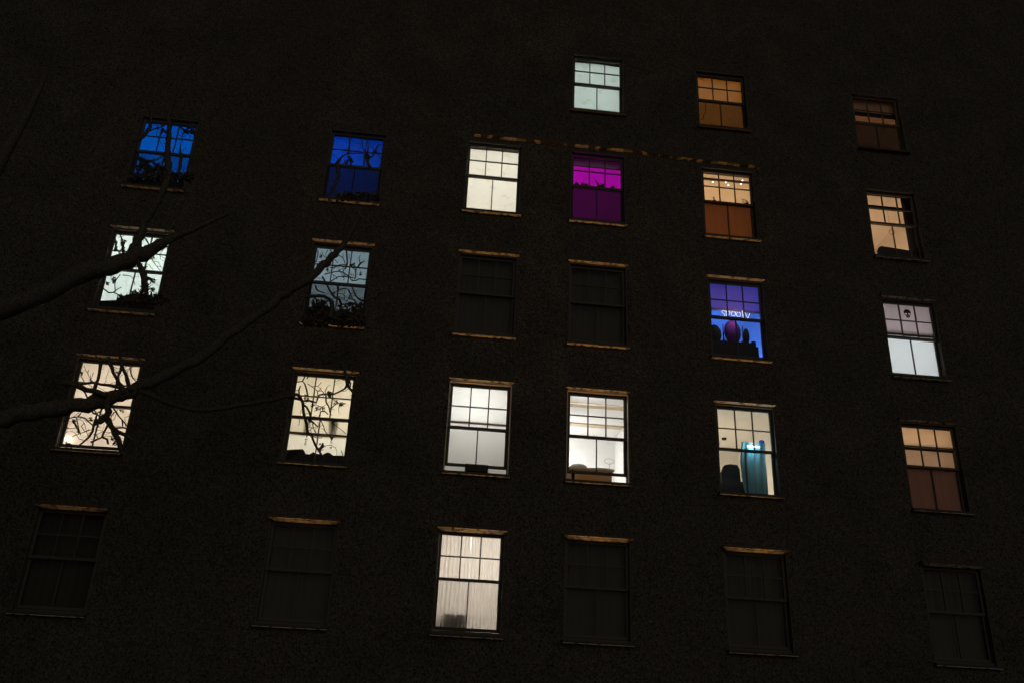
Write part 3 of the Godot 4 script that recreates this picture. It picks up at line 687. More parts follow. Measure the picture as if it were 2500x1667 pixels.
# lamp hung from the ceiling, behind a blind
func pendant(id: String, c: Color, e: float, label: String, x := 0.0, y := -0.85, z := -2.1) -> void:
	var t := thing("pendant_lamp", label, "lamp", at(id, x, 0.3, z), "lamps hung in the lit rooms")
	var drop := 0.3 - y
	var st := new_st()
	tube(st, [Vector3(0, 0, 0), Vector3(0, -drop + 0.1, 0)], [0.006, 0.006], 5)
	part("cord", st, M.dark, t)
	st = new_st()
	lathe(st, Vector3.ZERO, [Vector2(0.001, 0.0), Vector2(0.05, 0.0), Vector2(0.05, -0.03), Vector2(0.001, -0.03)], 12)
	part("ceiling_rose", st, M.plaster, t)
	st = new_st()
	ball(st, Vector3(0, -drop, 0), Vector3.ONE * 0.11)
	part("lamp_globe", st, globe_glow(c, e), t)
	omni(t, Vector3(0, -drop, 0), c, e, 0.1)

# lamp on the floor, its globe about as high as the sill
func floor_lamp(id: String, c: Color, e: float, label: String, x := 0.0, z := -1.9, y := -1.85) -> void:
	var r := int(id[1])
	var fy := -(2.44 if r == 0 else 2.55)
	var t := thing("floor_lamp", label, "lamp", at(id, x, fy, z), "floor lamps in the lit rooms")
	var st := new_st()
	lathe(st, Vector3.ZERO, [Vector2(0.13, 0.0), Vector2(0.13, 0.02), Vector2(0.02, 0.035), Vector2(0.012, 0.06), Vector2(0.012, y - fy - 0.08)], 14)
	part("stand", st, M.metal, t)
	st = new_st()
	ball(st, Vector3(0, y - fy, 0), Vector3.ONE * 0.1)
	part("lamp_globe", st, globe_glow(c, e), t)
	omni(t, Vector3(0, y - fy, 0), c, e, 0.1)

# a roller blind: cloth, tube and bottom bar, from y1 down to y0 (local)
func roller(id: String, label: String, m: Material, y0: float, y1 := 0.1, z := -0.16, tube_m: Material = null, x0 := -0.63, x1 := 0.63) -> Node3D:
	var t := thing("roller_blind", label, "blind", at(id), "")
	var sd := float(id.unicode_at(0)) + float(id.unicode_at(1)) * 3.0
	part("cloth", cloth(x0, x1, y0, y1, z, 10, 12, func(x, y): return 0.006 * sin(x * 5.0 + sd) * sin(y * 3.0 + sd)), m, t)
	var st := new_st()
	tube(st, [Vector3(x0 - 0.02, y1, z - 0.02), Vector3(x1 + 0.02, y1, z - 0.02)], [0.028, 0.028], 12)
	part("roller_tube", st, tube_m if tube_m else M.brown, t)
	st = new_st()
	box(st, Vector3(x0, y0 - 0.022, z - 0.008), Vector3(x1, y0, z + 0.008))
	part("bottom_bar", st, M.brown, t)
	return t

# a pleated blind: zigzag cloth with a head rail and a bottom rail
func pleated(id: String, label: String, m: Material, y0: float, y1 := 0.1, z := -0.14, rail_m: Material = null, thick := 0.03) -> Node3D:
	var t := thing("pleated_blind", label, "blind", at(id), "")
	var st := new_st()
	var n := int((y1 - y0) / 0.0125)
	for i in n:
		var ya := lerpf(y1, y0, float(i) / n)
		var yb := lerpf(y1, y0, float(i + 1) / n)
		var za := z + (0.007 if i % 2 == 0 else -0.007)
		var zb := z + (0.007 if i % 2 == 1 else -0.007)
		quad(st, Vector3(-0.63, ya, za), Vector3(0.63, ya, za), Vector3(0.63, yb, zb), Vector3(-0.63, yb, zb))
	part("pleats", st, m, t)
	st = new_st()
	box(st, Vector3(-0.64, y1, z - 0.025), Vector3(0.64, y1 + 0.04, z + 0.025))
	part("head_rail", st, M.brown, t)
	st = new_st()
	box(st, Vector3(-0.63, y0 - thick, z - 0.012), Vector3(0.63, y0, z + 0.012))
	part("bottom_rail", st, rail_m if rail_m else M.brown, t)
	return t

# narrow board behind the meeting rail, for plants
func rail_shelf(id: String, label: String) -> float:
	var r := int(id[1])
	var y: float = -0.475 * (TOP[r] - BOT[r]) + 0.05
	var o := bar("window_shelf", at(id, -0.6, y - 0.02, -0.19), at(id, 0.6, y, -0.068), M.brown, self)
	tag(o, label, "shelf")
	return y

func pot(st: SurfaceTool, p: Vector3, r: float, h: float) -> void:
	lathe(st, p, [Vector2(0.001, 0), Vector2(r * 0.75, 0), Vector2(r, h), Vector2(r * 0.001, h)], 12)

func leaves(st: SurfaceTool, c: Vector3, spread: Vector3, n: int, size: float, long := 1.0) -> void:
	for i in n:
		var p := c + Vector3(rng.randf_range(-1, 1), rng.randf_range(-1, 1), rng.randf_range(-1, 1)) * spread
		var u := Vector3(rng.randf_range(-1, 1), rng.randf_range(-1, 1) * long, rng.randf_range(-0.6, 0.6)).normalized() * size * rng.randf_range(0.6, 1.3)
		var v := u.cross(Vector3(rng.randf_range(-1, 1), rng.randf_range(-1, 1), rng.randf_range(-1, 1)).normalized()).normalized() * size * rng.randf_range(0.25, 0.5)
		var bendy := u.cross(v).normalized() * size * 0.2
		var a := p - u
		var b := p + u
		for tri in [[a, p + v + bendy, b], [a, b, p - v + bendy]]:
			var nn: Vector3 = (tri[2] - tri[0]).cross(tri[1] - tri[0]).normalized()
			for q in tri:
				st.set_normal(nn)
				st.add_vertex(q)

func plant(id: String, label: String, p: Vector3, pr: float, ph: float, leaf_h: float, spread: float, n: int, size: float, long := 1.0) -> void:
	var t := thing("potted_plant", label, "plant", p)
	var st := new_st()
	pot(st, Vector3.ZERO, pr, ph)
	part("pot", st, M.dark, t)
	st = new_st()
	leaves(st, Vector3(0, ph + leaf_h * 0.5, 0), Vector3(spread, leaf_h * 0.5, minf(spread, 0.05)), n, size, long)
	tube(st, [Vector3(0, ph - 0.02, 0), Vector3(spread * 0.2, ph + leaf_h * 0.6, 0)], [0.006, 0.003], 5)
	part("foliage", st, M.leaf, t)

func _ready() -> void:
	rng.seed = 20241031
	# ---- camera
	var cam := Camera3D.new()
	cam.name = "camera"
	cam.transform = Transform3D(Basis(Vector3(0.993195, 0.040898, 0.109051), Vector3(-0.082961, 0.905597, 0.415947), Vector3(-0.081745, -0.422163, 0.902827)).orthonormalized(), Vector3(-0.93144609, 1.6, 16.8612823))
	cam.fov = 41.5
	cam.near = 0.1
	cam.far = 400.0
	add_child(cam)
	cam.current = true
	# ---- night sky, faint moon
	var env := Environment.new()
	env.background_mode = Environment.BG_SKY
	var sky := Sky.new()
	var sm := ProceduralSkyMaterial.new()
	sm.sky_top_color = lin(0.0042, 0.0039, 0.0036)
	sm.sky_horizon_color = lin(0.0062, 0.0056, 0.0048)
	sm.ground_bottom_color = lin(0.003, 0.0027, 0.0023)
	sm.ground_horizon_color = lin(0.005, 0.0045, 0.0038)
	sky.sky_material = sm
	env.sky = sky
	env.tonemap_mode = Environment.TONE_MAPPER_LINEAR
	env.tonemap_exposure = 1.0
	env.sdfgi_enabled = true
	env.ssao_enabled = true
	env.ssil_enabled = true
	var we := WorldEnvironment.new()
	we.name = "world"
	we.environment = env
	add_child(we)
	var moon := DirectionalLight3D.new()
	moon.name = "moon"
	moon.light_color = Color(1.0, 0.96, 0.9)
	moon.light_energy = MOON
	moon.light_angular_distance = 50.0
	moon.shadow_enabled = true
	moon.rotation_degrees = Vector3(-12, 14, 0)
	add_child(moon)
	make_materials()
	build_ground()
	build_house()
	build_uplights()
	build_rooms()
	build_tree()

const MOON := 0.052

func build_ground() -> void:
	var g := func(n: String, lo: Vector3, hi: Vector3, m: Material):
		var o := bar(n, lo, hi, m, self)
		o.set_meta("kind", "structure")
	var asphalt := triplanar(mat(Color.WHITE, 0.95), noise_tex(0.08, ramp([[0.2, lin(0.03, 0.03, 0.03)], [0.8, lin(0.07, 0.07, 0.068)]]), 256, 4, 9), 1.5)
	var paving := triplanar(mat(Color.WHITE, 0.95), noise_tex(0.05, ramp([[0.2, lin(0.1, 0.095, 0.085)], [0.8, lin(0.2, 0.19, 0.17)]]), 256, 4, 10), 1.0)
	g.call("basement_floor", Vector3(-16, -2.9, -0.6), Vector3(18, -2.72, 2.0), paving)
	g.call("retaining_wall", Vector3(-16, -2.9, 2.0), Vector3(18, 0.0, 2.3), M.brick)
	g.call("pavement", Vector3(-60, -0.2, 2.3), Vector3(60, 0.004, 8.0), paving)
	g.call("road", Vector3(-60, -0.3, 8.0), Vector3(60, -0.12, 16.0), asphalt)
	g.call("pavement", Vector3(-60, -0.2, 16.0), Vector3(60, 0.004, 60.0), paving)

func build_house() -> void:
	house = Node3D.new()
	house.name = "apartment_building"
	add_child(house)
	tag(house, "dark brick apartment house at night with lit sash windows in five storeys", "building")
	var has := {"A": [1, 2, 3, 4], "B": [1, 2, 3, 4], "C": [1, 2, 3, 4], "D": [0, 1, 2, 3, 4], "E": [0, 1, 2, 3, 4], "F": [0, 1, 2, 3, 4]}
	wall_strip(-15.5, -6.2, COL_Z.A, ["A"], has)
	wall_strip(-4.2, -2.3, COL_Z.B, ["B"], has)
	wall_strip(-0.8, 3.15, COL_Z.C, ["C", "D"], has)
	wall_strip(4.7, 6.25, COL_Z.E, ["E"], has)
	wall_strip(8.7, 17.5, COL_Z.F, ["F"], has)
	# splayed returns where the front steps back
	var path := [Vector2(-15.5, COL_Z.A), Vector2(-6.2, COL_Z.A), Vector2(-4.2, COL_Z.B), Vector2(-2.3, COL_Z.B), Vector2(-0.8, COL_Z.C), Vector2(3.15, COL_Z.C), Vector2(4.7, COL_Z.E), Vector2(6.25, COL_Z.E), Vector2(8.7, COL_Z.F), Vector2(17.5, COL_Z.F)]
	for i in [1, 3, 5, 7]:
		var p: Vector2 = path[i]
		var q: Vector2 = path[i + 1]
		var st := new_st()
		quad(st, Vector3(p.x, -2.7, p.y + FACE), Vector3(p.x, 23, p.y + FACE), Vector3(q.x, 23, q.y + FACE), Vector3(q.x, -2.7, q.y + FACE))
		quad(st, Vector3(q.x, -2.7, q.y - 0.2), Vector3(q.x, 23, q.y - 0.2), Vector3(p.x, 23, p.y - 0.2), Vector3(p.x, -2.7, p.y - 0.2))
		part("wall", st, M.brick, house)
	# string course above the fourth storey, on the middle of the front only
	var y := 14.53
	path = [Vector2(-0.5, COL_Z.C), Vector2(3.15, COL_Z.C), Vector2(4.7, COL_Z.E), Vector2(6.25, COL_Z.E)]
	for i in path.size() - 1:
		var p: Vector2 = path[i] + Vector2(0, FACE)
		var q: Vector2 = path[i + 1] + Vector2(0, FACE)
		var st := new_st()
		var prof := [Vector2(-0.02, -0.03), Vector2(0.02, -0.028), Vector2(0.04, -0.01), Vector2(0.08, 0.0)]
		for k in prof.size() - 1:
			quad(st, Vector3(p.x, y + prof[k].y, p.y + prof[k].x), Vector3(p.x, y + prof[k + 1].y, p.y + prof[k + 1].x), Vector3(q.x, y + prof[k + 1].y, q.y + prof[k + 1].x), Vector3(q.x, y + prof[k].y, q.y + prof[k].x))
		part("string_course", st, M.old_stone, house)
		st = new_st()
		var cap := [Vector2(0.08, 0.001), Vector2(0.081, 0.07), Vector2(0.04, 0.085), Vector2(-0.02, 0.1)]
		for k in cap.size() - 1:
			quad(st, Vector3(p.x, y + cap[k].y, p.y + cap[k].x), Vector3(p.x, y + cap[k + 1].y, p.y + cap[k + 1].x), Vector3(q.x, y + cap[k + 1].y, q.y + cap[k + 1].x), Vector3(q.x, y + cap[k].y, q.y + cap[k].x))
		part("string_course_cap", st, M.sooty, house)
	for w in WINDOWS:
		sash_window(w[0], w[1])
		room(w[0])

func build_uplights() -> void:
	var c := Color(1.0, 0.74, 0.42)
	for k in [["A", 0.3, "leftmost of the ground uplights at the foot of the house"], ["B", 0.75, "second ground uplight from the left at the foot of the house"], ["C", 1.0, "third ground uplight from the left at the foot of the house"], ["D", 1.15, "fourth ground uplight from the left at the foot of the house"], ["E", 1.0, "fifth ground uplight from the left at the foot of the house"], ["F", 0.05, "rightmost and weakest of the ground uplights at the foot of the house"]]:
		var p := Vector3(COL_X[k[0]], -2.72, COL_Z[k[0]] + FACE + 0.8)
		var t := thing("uplight", k[2], "lamp", p, "uplights at the foot of the house")
		var st := new_st()
		lathe(st, Vector3.ZERO, [Vector2(0.1, 0.0), Vector2(0.1, 0.1), Vector2(0.085, 0.12), Vector2(0.08, 0.1)], 16)
		part("housing", st, M.metal, t)
		st = new_st()
		lathe(st, Vector3.ZERO, [Vector2(0.08, 0.1), Vector2(0.001, 0.105)], 16)
		part("lamp_lens", st, glow(c, 2.0 * k[1]), t)
		var l := SpotLight3D.new()
		l.name = "light"
		l.light_color = c
		l.light_energy = UPLIGHT * k[1]
		l.light_size = 0.07
		l.spot_angle = 9.0
		l.spot_range = 30.0
		l.spot_attenuation = 2.0
		l.shadow_enabled = true
		l.position = Vector3(0, 0.13, 0)
		l.rotation_degrees = Vector3(92.0, 0, 0)
		t.add_child(l)

const UPLIGHT := 66.0

func build_tree() -> void:
	var t := thing("bare_tree", "bare tree with crooked limbs and a few dead leaves before the left windows", "tree", Vector3(TREE[0][1][0], 0, TREE[0][1][2]))
	var o := t.position
	for b in TREE:
		var pts := []
		var rad := []
		var d: Array = b[1]
		for i in range(0, d.size(), 4):
			pts.append(Vector3(d[i], d[i + 1], d[i + 2]) - o)
			rad.append(d[i + 3])
		# finer, crooked run between the measured points
		var fp := []
		var fr := []
		for i in pts.size() - 1:
			var p0: Vector3 = pts[maxi(i - 1, 0)]
			var p1: Vector3 = pts[i]
			var p2: Vector3 = pts[i + 1]
			var p3: Vector3 = pts[mini(i + 2, pts.size() - 1)]
			var n := clampi(int(p1.distance_to(p2) / 0.07), 1, 6)
			for k in n:
				var u := float(k) / n
				var q := p1.cubic_interpolate(p2, p0, p3, u)
				var rr := lerpf(rad[i], rad[i + 1], u)
				if b[0] != "trunk" and (k > 0 or i > 0):
					q += Vector3(rng.randfn(), rng.randfn(), rng.randfn()) * minf(rr * 0.2, 0.016)
				fp.append(q)
				fr.append(rr * rng.randf_range(0.88, 1.14))
		fp.append(pts[-1])
		fr.append(rad[-1])
		var st := new_st()
		tube(st, fp, fr, 12 if b[0] == "trunk" else (8 if b[0] == "limb" else 5))
		var m := part(b[0], st, M.bark, t)
		# thin side twigs
		if b[0] != "trunk":
			var tw := new_st()
			var any := false
			for i in range(1, fp.size() - 1):
				if rng.randf() > (0.5 if b[0] == "twig" else 0.8): continue
				any = true
				var dir := Vector3(rng.randf_range(-1, 1), rng.randf_range(-0.5, 1.0), rng.randf_range(-0.7, 0.7)).normalized()
				var p: Vector3 = fp[i]
				var a := [p]
				var ar := [0.0055]
				var n := rng.randi_range(2, 5)
				if b[0] != "twig" and rng.randf() < 0.3: n += 5
				for k in n:
					p += dir * rng.randf_range(0.03, 0.085)
					dir = (dir + Vector3(rng.randfn(), rng.randfn() , rng.randfn()) * 0.4).normalized()
					a.append(p)
					ar.append(lerpf(0.005, 0.0026, float(k + 1) / n))
				tube(tw, a, ar, 4)
			if any:
				part("twigs", tw, M.bark, t).set_meta("kind", "stuff")
	for q in CLUMPS:
		var st := new_st()
		leaves(st, Vector3(q[0], q[1], q[2]) - o, Vector3(q[3] / sqrt(q[5]), q[3] * sqrt(q[5]), q[3]) * 0.72, int(q[4] * 1.9), clampf(q[3] * 0.55, 0.03, 0.06), q[5])
		part("dead_leaves", st, M.leaf, t)

var WINDOWS := [
	["D0", {"label": "pale mint lit sash window, topmost of the brightly lit ones"}],
	["E0", {"label": "dull ochre lit sash window with a dangling cord in the top storey", "screen": 0.68}],
	["F0", {"label": "faint brown sash window at the top right, dimmest of the lit ones", "screen": 0.86}],
	["A1", {"label": "bright blue lit sash window behind the bare tree", "screen": 0.5}],
	["B1", {"label": "deep blue and violet lit sash window, dark in its lower sash", "screen": 0.84}],
	["C1", {"label": "evenly cream lit sash window with its blind drawn"}],
	["D1", {"label": "magenta lit sash window with plant silhouettes on the middle rail", "screen": 0.89}],
	["E1", {"label": "orange lit sash window with a string of fairy lights"}],
	["F1", {"label": "tan lit sash window with a dark drape at the side"}],
	["A2", {"label": "pale teal lit sash window crossed by a thick forked limb", "screen": 0.15}],
	["B2", {"label": "grey blue lit sash window seen through fine twigs", "screen": 0.55}],
	["C2", {"label": "unlit sash window between the cream window and the white window with two gaps"}],
	["D2", {"label": "unlit sash window straight below the magenta window"}],
	["E2", {"label": "purple and blue lit sash window with a neon word"}],
	["F2", {"label": "lilac and white lit sash window with a skull in a pane"}],
	["A3", {"label": "cream lit sash window behind the tree with a bright bulb in its corner", "lift": 0.09}],
	["B3", {"label": "cream lit sash window with blinds and hanging plants behind twigs"}],
	["C3", {"label": "white lit sash window raised on a dark box with two gaps beside it", "lift": 0.17, "cream": true}],
	["D3", {"label": "brightest white sash window, its lower sash raised over an orange strip", "lift": 0.2, "cream": true}],
	["E3", {"label": "beige lit sash window with a glowing blue garment bag inside"}],
	["F3", {"label": "brown lit sash window with half drawn pleated blind, lowest on the right"}],
	["A4", {"label": "unlit sash window in the lowest row straight below the cream one with a bulb"}],
	["B4", {"label": "unlit sash window in the lowest row, second from the left"}],
	["C4", {"label": "lit sash window with pleated sheer curtains, lowest lit one", "screen": 0.22}],
	["D4", {"label": "unlit sash window directly right of the curtained lowest lit window"}],
	["E4", {"label": "unlit sash window in the lowest row below the window with the blue bag"}],
	["F4", {"label": "unlit sash window at the lower right corner under a barely lit hood"}],
]

func stained(c: Color, through: float, sd: int) -> StandardMaterial3D:
	var m := fabric(c, through)
	var dim := Color(c.r * 0.98, c.g * 0.975, c.b * 0.96)
	m.albedo_color = Color.WHITE
	m.albedo_texture = noise_tex(0.012, ramp([[0.0, c], [0.62, c], [0.78, dim], [1.0, Color(c.r * 0.92, c.g * 0.9, c.b * 0.85)]]), 256, 5, sd)
	m.uv1_triplanar = true
	m.uv1_scale = Vector3.ONE * 0.9
	return m

func build_rooms() -> void:
	var white := fabric(lin(0.8, 0.79, 0.76), 0.9)
	var W := -1.72
	# --- unlit windows: drawn grey curtains
	for k in [["C2", "the window above the white one with two gaps"], ["D2", "the unlit window below the magenta one"], ["A4", "the leftmost unlit window of the lowest row"], ["B4", "the second window of the lowest row"], ["D4", "the unlit window beside the sheer curtained one"], ["E4", "the unlit window below the blue garment bag"], ["F4", "the unlit window in the lower right corner"]]:
		var id: String = k[0]
		var t := thing("curtain", "drawn grey curtain behind " + k[1], "curtain", at(id), "curtains in the unlit windows")
		for s in [-1, 1]:
			part("drape", cloth(minf(0.0, s * 0.64), maxf(0.0, s * 0.64), -1.75, 0.13, -0.15, 28, 2, func(x, y): return 0.006 * sin(x * 42.0 + s)), M.drawn, t)
	# --- D0
	roller("D0", "pale mint roller blind in the topmost bright window", stained(lin(0.8, 0.8, 0.77), 0.9, 21), -1.66, 0.07)
	pendant("D0", LC.D0, EN.D0, "round pendant lamp behind the pale mint roller blind")
	# --- E0
	roller("E0", "ochre roller blind in the dull orange top window", stained(lin(0.78, 0.74, 0.68), 0.9, 22), -1.66)
	pendant("E0", LC.E0, EN.E0, "round pendant lamp behind the ochre roller blind", -0.2)
	var st := new_st()
	var pts := []
	for p in CORD: pts.append(at("E0", p[0], p[1], -0.1))
	var rr := []
	for p in pts: rr.append(0.007)
	tube(st, pts, rr, 5)
	tag(part("cord", st, M.dark, self), "thin dark cord dangling in the dull ochre top window", "cord")
	# --- F0
	pleated("F0", "brown half drawn blind in the faint top right window", fabric(lin(0.5, 0.42, 0.34), 0.55), -0.3, 0.1, -0.14, M.dark, 0.12)
	floor_lamp("F0", LC.F0, EN.F0, "floor lamp in the room of the faint top right window", -0.95, -0.6, -1.9)
	# --- A1, B1
	roller("A1", "blue lit roller blind behind the bare tree", fabric(lin(0.03, 0.24, 0.8), 0.9), W, 0.26, -0.32, null, -0.95, 0.95)
	pendant("A1", LC.A1, EN.A1, "blue pendant lamp in the leftmost blue room")
	roller("B1", "violet blue roller blind in the second blue window", stained(lin(0.1, 0.2, 0.75), 0.9, 24), W)
	pendant("B1", LC.B1, EN.B1, "blue pendant lamp in the second blue room", -0.6, -0.6, -1.5)
	# --- C1
	roller("C1", "cream roller blind drawn over the whole window", stained(lin(0.82, 0.79, 0.72), 0.9, 25), W, 0.06, -0.16, mat(lin(0.4, 0.3, 0.18)))
	pendant("C1", LC.C1, EN.C1, "round pendant lamp behind the cream roller blind")
	# --- D1: magenta room with plants on the rail
	roller("D1", "short dark shade at the top of the magenta window", fabric(lin(0.4, 0.3, 0.38), 0.35), -0.13, 0.1)
	floor_lamp("D1", LC.D1, EN.D1, "magenta floor lamp in the room with plant silhouettes", -0.85, -1.3, -2.0)
	var y := rail_shelf("D1", "narrow shelf behind the middle rail of the magenta window")
	plant("D1", "round little cactus at the left end of the magenta window", at("D1", -0.45, y, -0.13), 0.055, 0.06, 0.05, 0.05, 20, 0.03)
	for p in [[-0.31, "second pot from the left in the magenta window"], [-0.23, "third pot from the left in the magenta window"]]:
		plant("D1", p[1] + ", squat and bushy", at("D1", p[0], y, -0.13), 0.045, 0.06, 0.04, 0.035, 18, 0.028)
	plant("D1", "spiky leaved plant leaning left in the magenta window", at("D1", 0.12, y, -0.13), 0.06, 0.07, 0.05, 0.07, 22, 0.035)
	var sp := thing("aloe", "pointed aloe leaves rising in the middle of the magenta window", "plant", at("D1", 0.06, y, -0.13))
	st = new_st()
	pot(st, Vector3.ZERO, 0.035, 0.06)
	part("pot", st, M.dark, sp)
	for a in [[-0.12, 0.28], [-0.06, 0.22], [0.05, 0.16], [0.1, 0.12], [-0.02, 0.18]]:
		st = new_st()
		tube(st, [Vector3(0, 0.05, 0), Vector3(a[0] * 0.4, a[1] * 0.55, 0.01), Vector3(a[0], a[1], 0)], [0.014, 0.011, 0.001], 5)
		part("leaf", st, M.leaf, sp)
	plant("D1", "small dark potted plant at the right of the magenta window", at("D1", 0.394, y, -0.13), 0.045, 0.06, 0.05, 0.04, 18, 0.028)
	# --- E1: fairy lights
	floor_lamp("E1", LC.E1, EN.E1, "floor lamp in the room with the fairy lights", -0.5, -1.5, -1.95)
	st = new_st()
	tube(st, [at("E1", -1.05, 0.072, -0.36), at("E1", 1.05, 0.094, -0.36)], [0.032, 0.032], 10)
	tag(part("curtain_pole", st, M.brown, self), "brown curtain pole across the fairy light window", "pole")
	half_curtain("E1", "reddish brown half curtain across the lower sash of the fairy light window", lin(0.5, 0.17, 0.05), 0.3)
	var fl := thing("fairy_lights", "string of white fairy lights across the orange window", "lights", at("E1"))
	var wire := []
	var bulb := glow(Color(0.9, 0.96, 1.0), 6.0)
	wire.append(Vector3(-0.6, 0.02, -0.25))
	for p in FAIRY:
		wire.append(Vector3(p[0], p[1] + 0.02, -0.25))
	rr = []
	for p in wire: rr.append(0.0018)
	st = new_st()
	tube(st, wire, rr, 4)
	part("wire", st, M.metal, fl)
	for p in FAIRY:
		st = new_st()
		ball(st, Vector3(p[0], p[1], -0.25), Vector3.ONE * 0.013, 8, 6)
		part("bulb", st, bulb, fl)
	y = rail_shelf("E1", "narrow shelf behind the middle rail of the orange window")
	plant("E1", "pointed little cactus at the left of the orange window", at("E1", -0.28, y, -0.13), 0.045, 0.05, 0.1, 0.018, 16, 0.026, 2.0)
	plant("E1", "scraggly low plant at the right end of the orange window", at("E1", 0.5, y, -0.13), 0.05, 0.06, 0.1, 0.11, 34, 0.02)
	# --- F1
	floor_lamp("F1", LC.F1, EN.F1, "floor lamp in the room with the dark side drape", 0.1, -1.6, -1.95)
	st = new_st()
	box(st, at("F1", -0.66, -0.205, -0.32), at("F1", 0.66, -0.11, -0.28))
	tag(part("curtain_rail", st, M.dark, self), "dark curtain rail across the tan window", "rail")
	part("drape", cloth(0.0, 1.0, -1.6, 0.13, -0.21, 26, 24, func(x, _y): return 0.02 * sin(x * 34.0)), M.brown, thing("side_drape", "dark drape gathered at the right of the tan window", "curtain", at("F1", 0.43)))
	st = new_st()
	slab(st, PackedVector2Array([Vector2(-0.36, -1.75), Vector2(-0.35, -1.43), Vector2(-0.3, -1.34), Vector2(-0.24, -1.315), Vector2(0.44, -1.365), Vector2(0.6, -1.38), Vector2(0.6, -1.75)]), -0.26, -0.2)
	var hb := part("headboard", st, M.dark, self)
	hb.position = at("F1")
	tag(hb, "dark headboard behind the bottom of the tan window", "headboard")
	st = new_st()
	var ring := []
	rr = []
	for k in 25:
		ring.append(Vector3(0.067 + 0.07 * cos(TAU * k / 24), -0.893 + 0.07 * sin(TAU * k / 24), -0.2))
		rr.append(0.005)
	tube(st, ring, rr, 5)
	tube(st, [Vector3(0.067, -0.823, -0.2), Vector3(0.067, -0.16, -0.28)], [0.003, 0.003], 4)
	var hoop := part("hoop", st, M.brown, self)
	hoop.position = at("F1")
	tag(hoop, "thin hoop hanging in the lower sash of the tan window", "hoop")
	# --- A2, B2
	roller("A2", "pale teal roller blind behind the forked limb", stained(lin(0.8, 0.8, 0.78), 0.9, 31), W, 0.26, -0.32, null, -0.95, 0.95)
	pendant("A2", LC.A2, EN.A2, "round pendant lamp behind the pale teal roller blind", 0.0, -0.7)
	roller("B2", "grey blue roller blind behind fine twigs", stained(lin(0.78, 0.78, 0.78), 0.9, 32), W, 0.26, -0.32, null, -0.95, 0.95)
	pendant("B2", LC.B2, EN.B2, "round pendant lamp behind the grey blue roller blind", -0.3, -0.6)
	silhouette("A1", "low_cupboard", "dark cupboard below the bottom of the leftmost blue window", "cupboard", [Vector2(-0.64, -1.42), Vector2(-0.42, -1.44), Vector2(-0.2, -1.43), Vector2(0.05, -1.45), Vector2(0.25, -1.4), Vector2(0.62, -1.36)])
	silhouette("A2", "backrest_board", "dark rounded bed end behind the bottom of the pale teal window", "bed", [Vector2(-0.64, -1.49), Vector2(-0.3, -1.44), Vector2(-0.14, -1.37), Vector2(0.0, -1.29), Vector2(0.12, -1.265), Vector2(0.34, -1.3), Vector2(0.62, -1.32)])
	silhouette("B2", "book_heap", "dark heap behind the bottom of the grey blue window", "heap", [Vector2(-0.64, -1.34), Vector2(-0.45, -1.28), Vector2(-0.3, -1.22), Vector2(-0.15, -1.28), Vector2(-0.05, -1.45), Vector2(0.1, -1.5), Vector2(0.25, -1.36), Vector2(0.4, -1.33), Vector2(0.62, -1.27)])
	# --- E2: purple blind, neon word, round things on a table
	pleated("E2", "purple pleated blind over the upper sash of the neon window", fabric(lin(0.9, 0.42, 0.62), 1.0), -0.53, 0.1, -0.16, fabric(lin(0.5, 0.4, 0.6), 0.5), 0.05)
	floor_lamp("E2", LC.E2, EN.E2, "blue floor lamp in the room with the neon word", 0.3, -1.5, -1.95)
	var neon := thing("neon_sign", "white neon word standing on the middle rail of the purple window", "sign", at("E2"))
	var nm := glow(Color(1.0, 0.95, 0.9), 1.3)
	for s in SPOOKY:
		st = new_st()
		var q := []
		rr = []
		for p in s:
			q.append(Vector3(p[0], p[1], -0.09))
			rr.append(0.005)
		tube(st, q, rr, 6)
		part("neon_tube", st, nm, neon)
	omni(neon, Vector3(0.0, -0.7, -0.13), Color(1.0, 0.97, 0.93), 0.03, 0.06)
	var tb := bar("table", at("E2", -0.66, -1.62, -0.62), at("E2", 0.4, -1.27, -0.22), M.dark, self)
	tag(tb, "dark chest under the round shapes of the neon window", "chest")
	for k in [[-0.385, -1.06, 0.155, 0.215, M.dark, "dark round paper fan at the left of the neon window"], [0.02, -0.99, 0.19, 0.29, fabric(lin(0.2, 0.05, 0.25), 0.45), "big purple paper lantern in the middle of the neon window"], [0.33, -1.06, 0.07, 0.19, M.dark, "narrow dark disc seen edge on at the right of the neon window"]]:
		var fan := thing("round_decoration", k[5], "decoration", at("E2", k[0], -1.27, -0.34))
		st = new_st()
		ball(st, Vector3(0, k[1] + 1.27 , 0), Vector3(k[2], k[3], 0.06), 24, 14)
		part("disc", st, k[4], fan)
		st = new_st()
		tube(st, [Vector3(0, 0, 0), Vector3(0, k[1] + 1.2, 0)], [0.012, 0.008], 6)
		part("stem", st, M.dark, fan)
	for k in [[-0.2, 0.43, "tall thin candlestick between the fan and the lantern"], [0.24, 0.44, "tall thin candlestick right of the purple lantern"]]:
		var cs := thing("candlestick", k[2], "candlestick", at("E2", k[0], -1.27, -0.3))
		st = new_st()
		lathe(st, Vector3.ZERO, [Vector2(0.09, 0), Vector2(0.07, 0.015), Vector2(0.022, 0.06), Vector2(0.014, 0.12), Vector2(0.02, 0.22), Vector2(0.012, 0.24)], 12)
		part("base", st, M.dark, cs)
		st = new_st()
		tube(st, [Vector3(0, 0.2, 0), Vector3(0, k[1], 0)], [0.011, 0.008], 6)
		part("candle", st, M.dark, cs)
	for k in [[0.41, 0.5, -1.21, "upper dark box of the stepped pile in the neon window"], [0.41, 0.55, -1.335, "lower dark box of the stepped pile in the neon window"]]:
		tag(bar("storage_box", at("E2", k[0], (-1.334 if k[2] > -1.3 else -1.62), -0.5), at("E2", k[1], k[2], -0.25), M.dark, self), k[3], "box", "stepped boxes in the neon window")
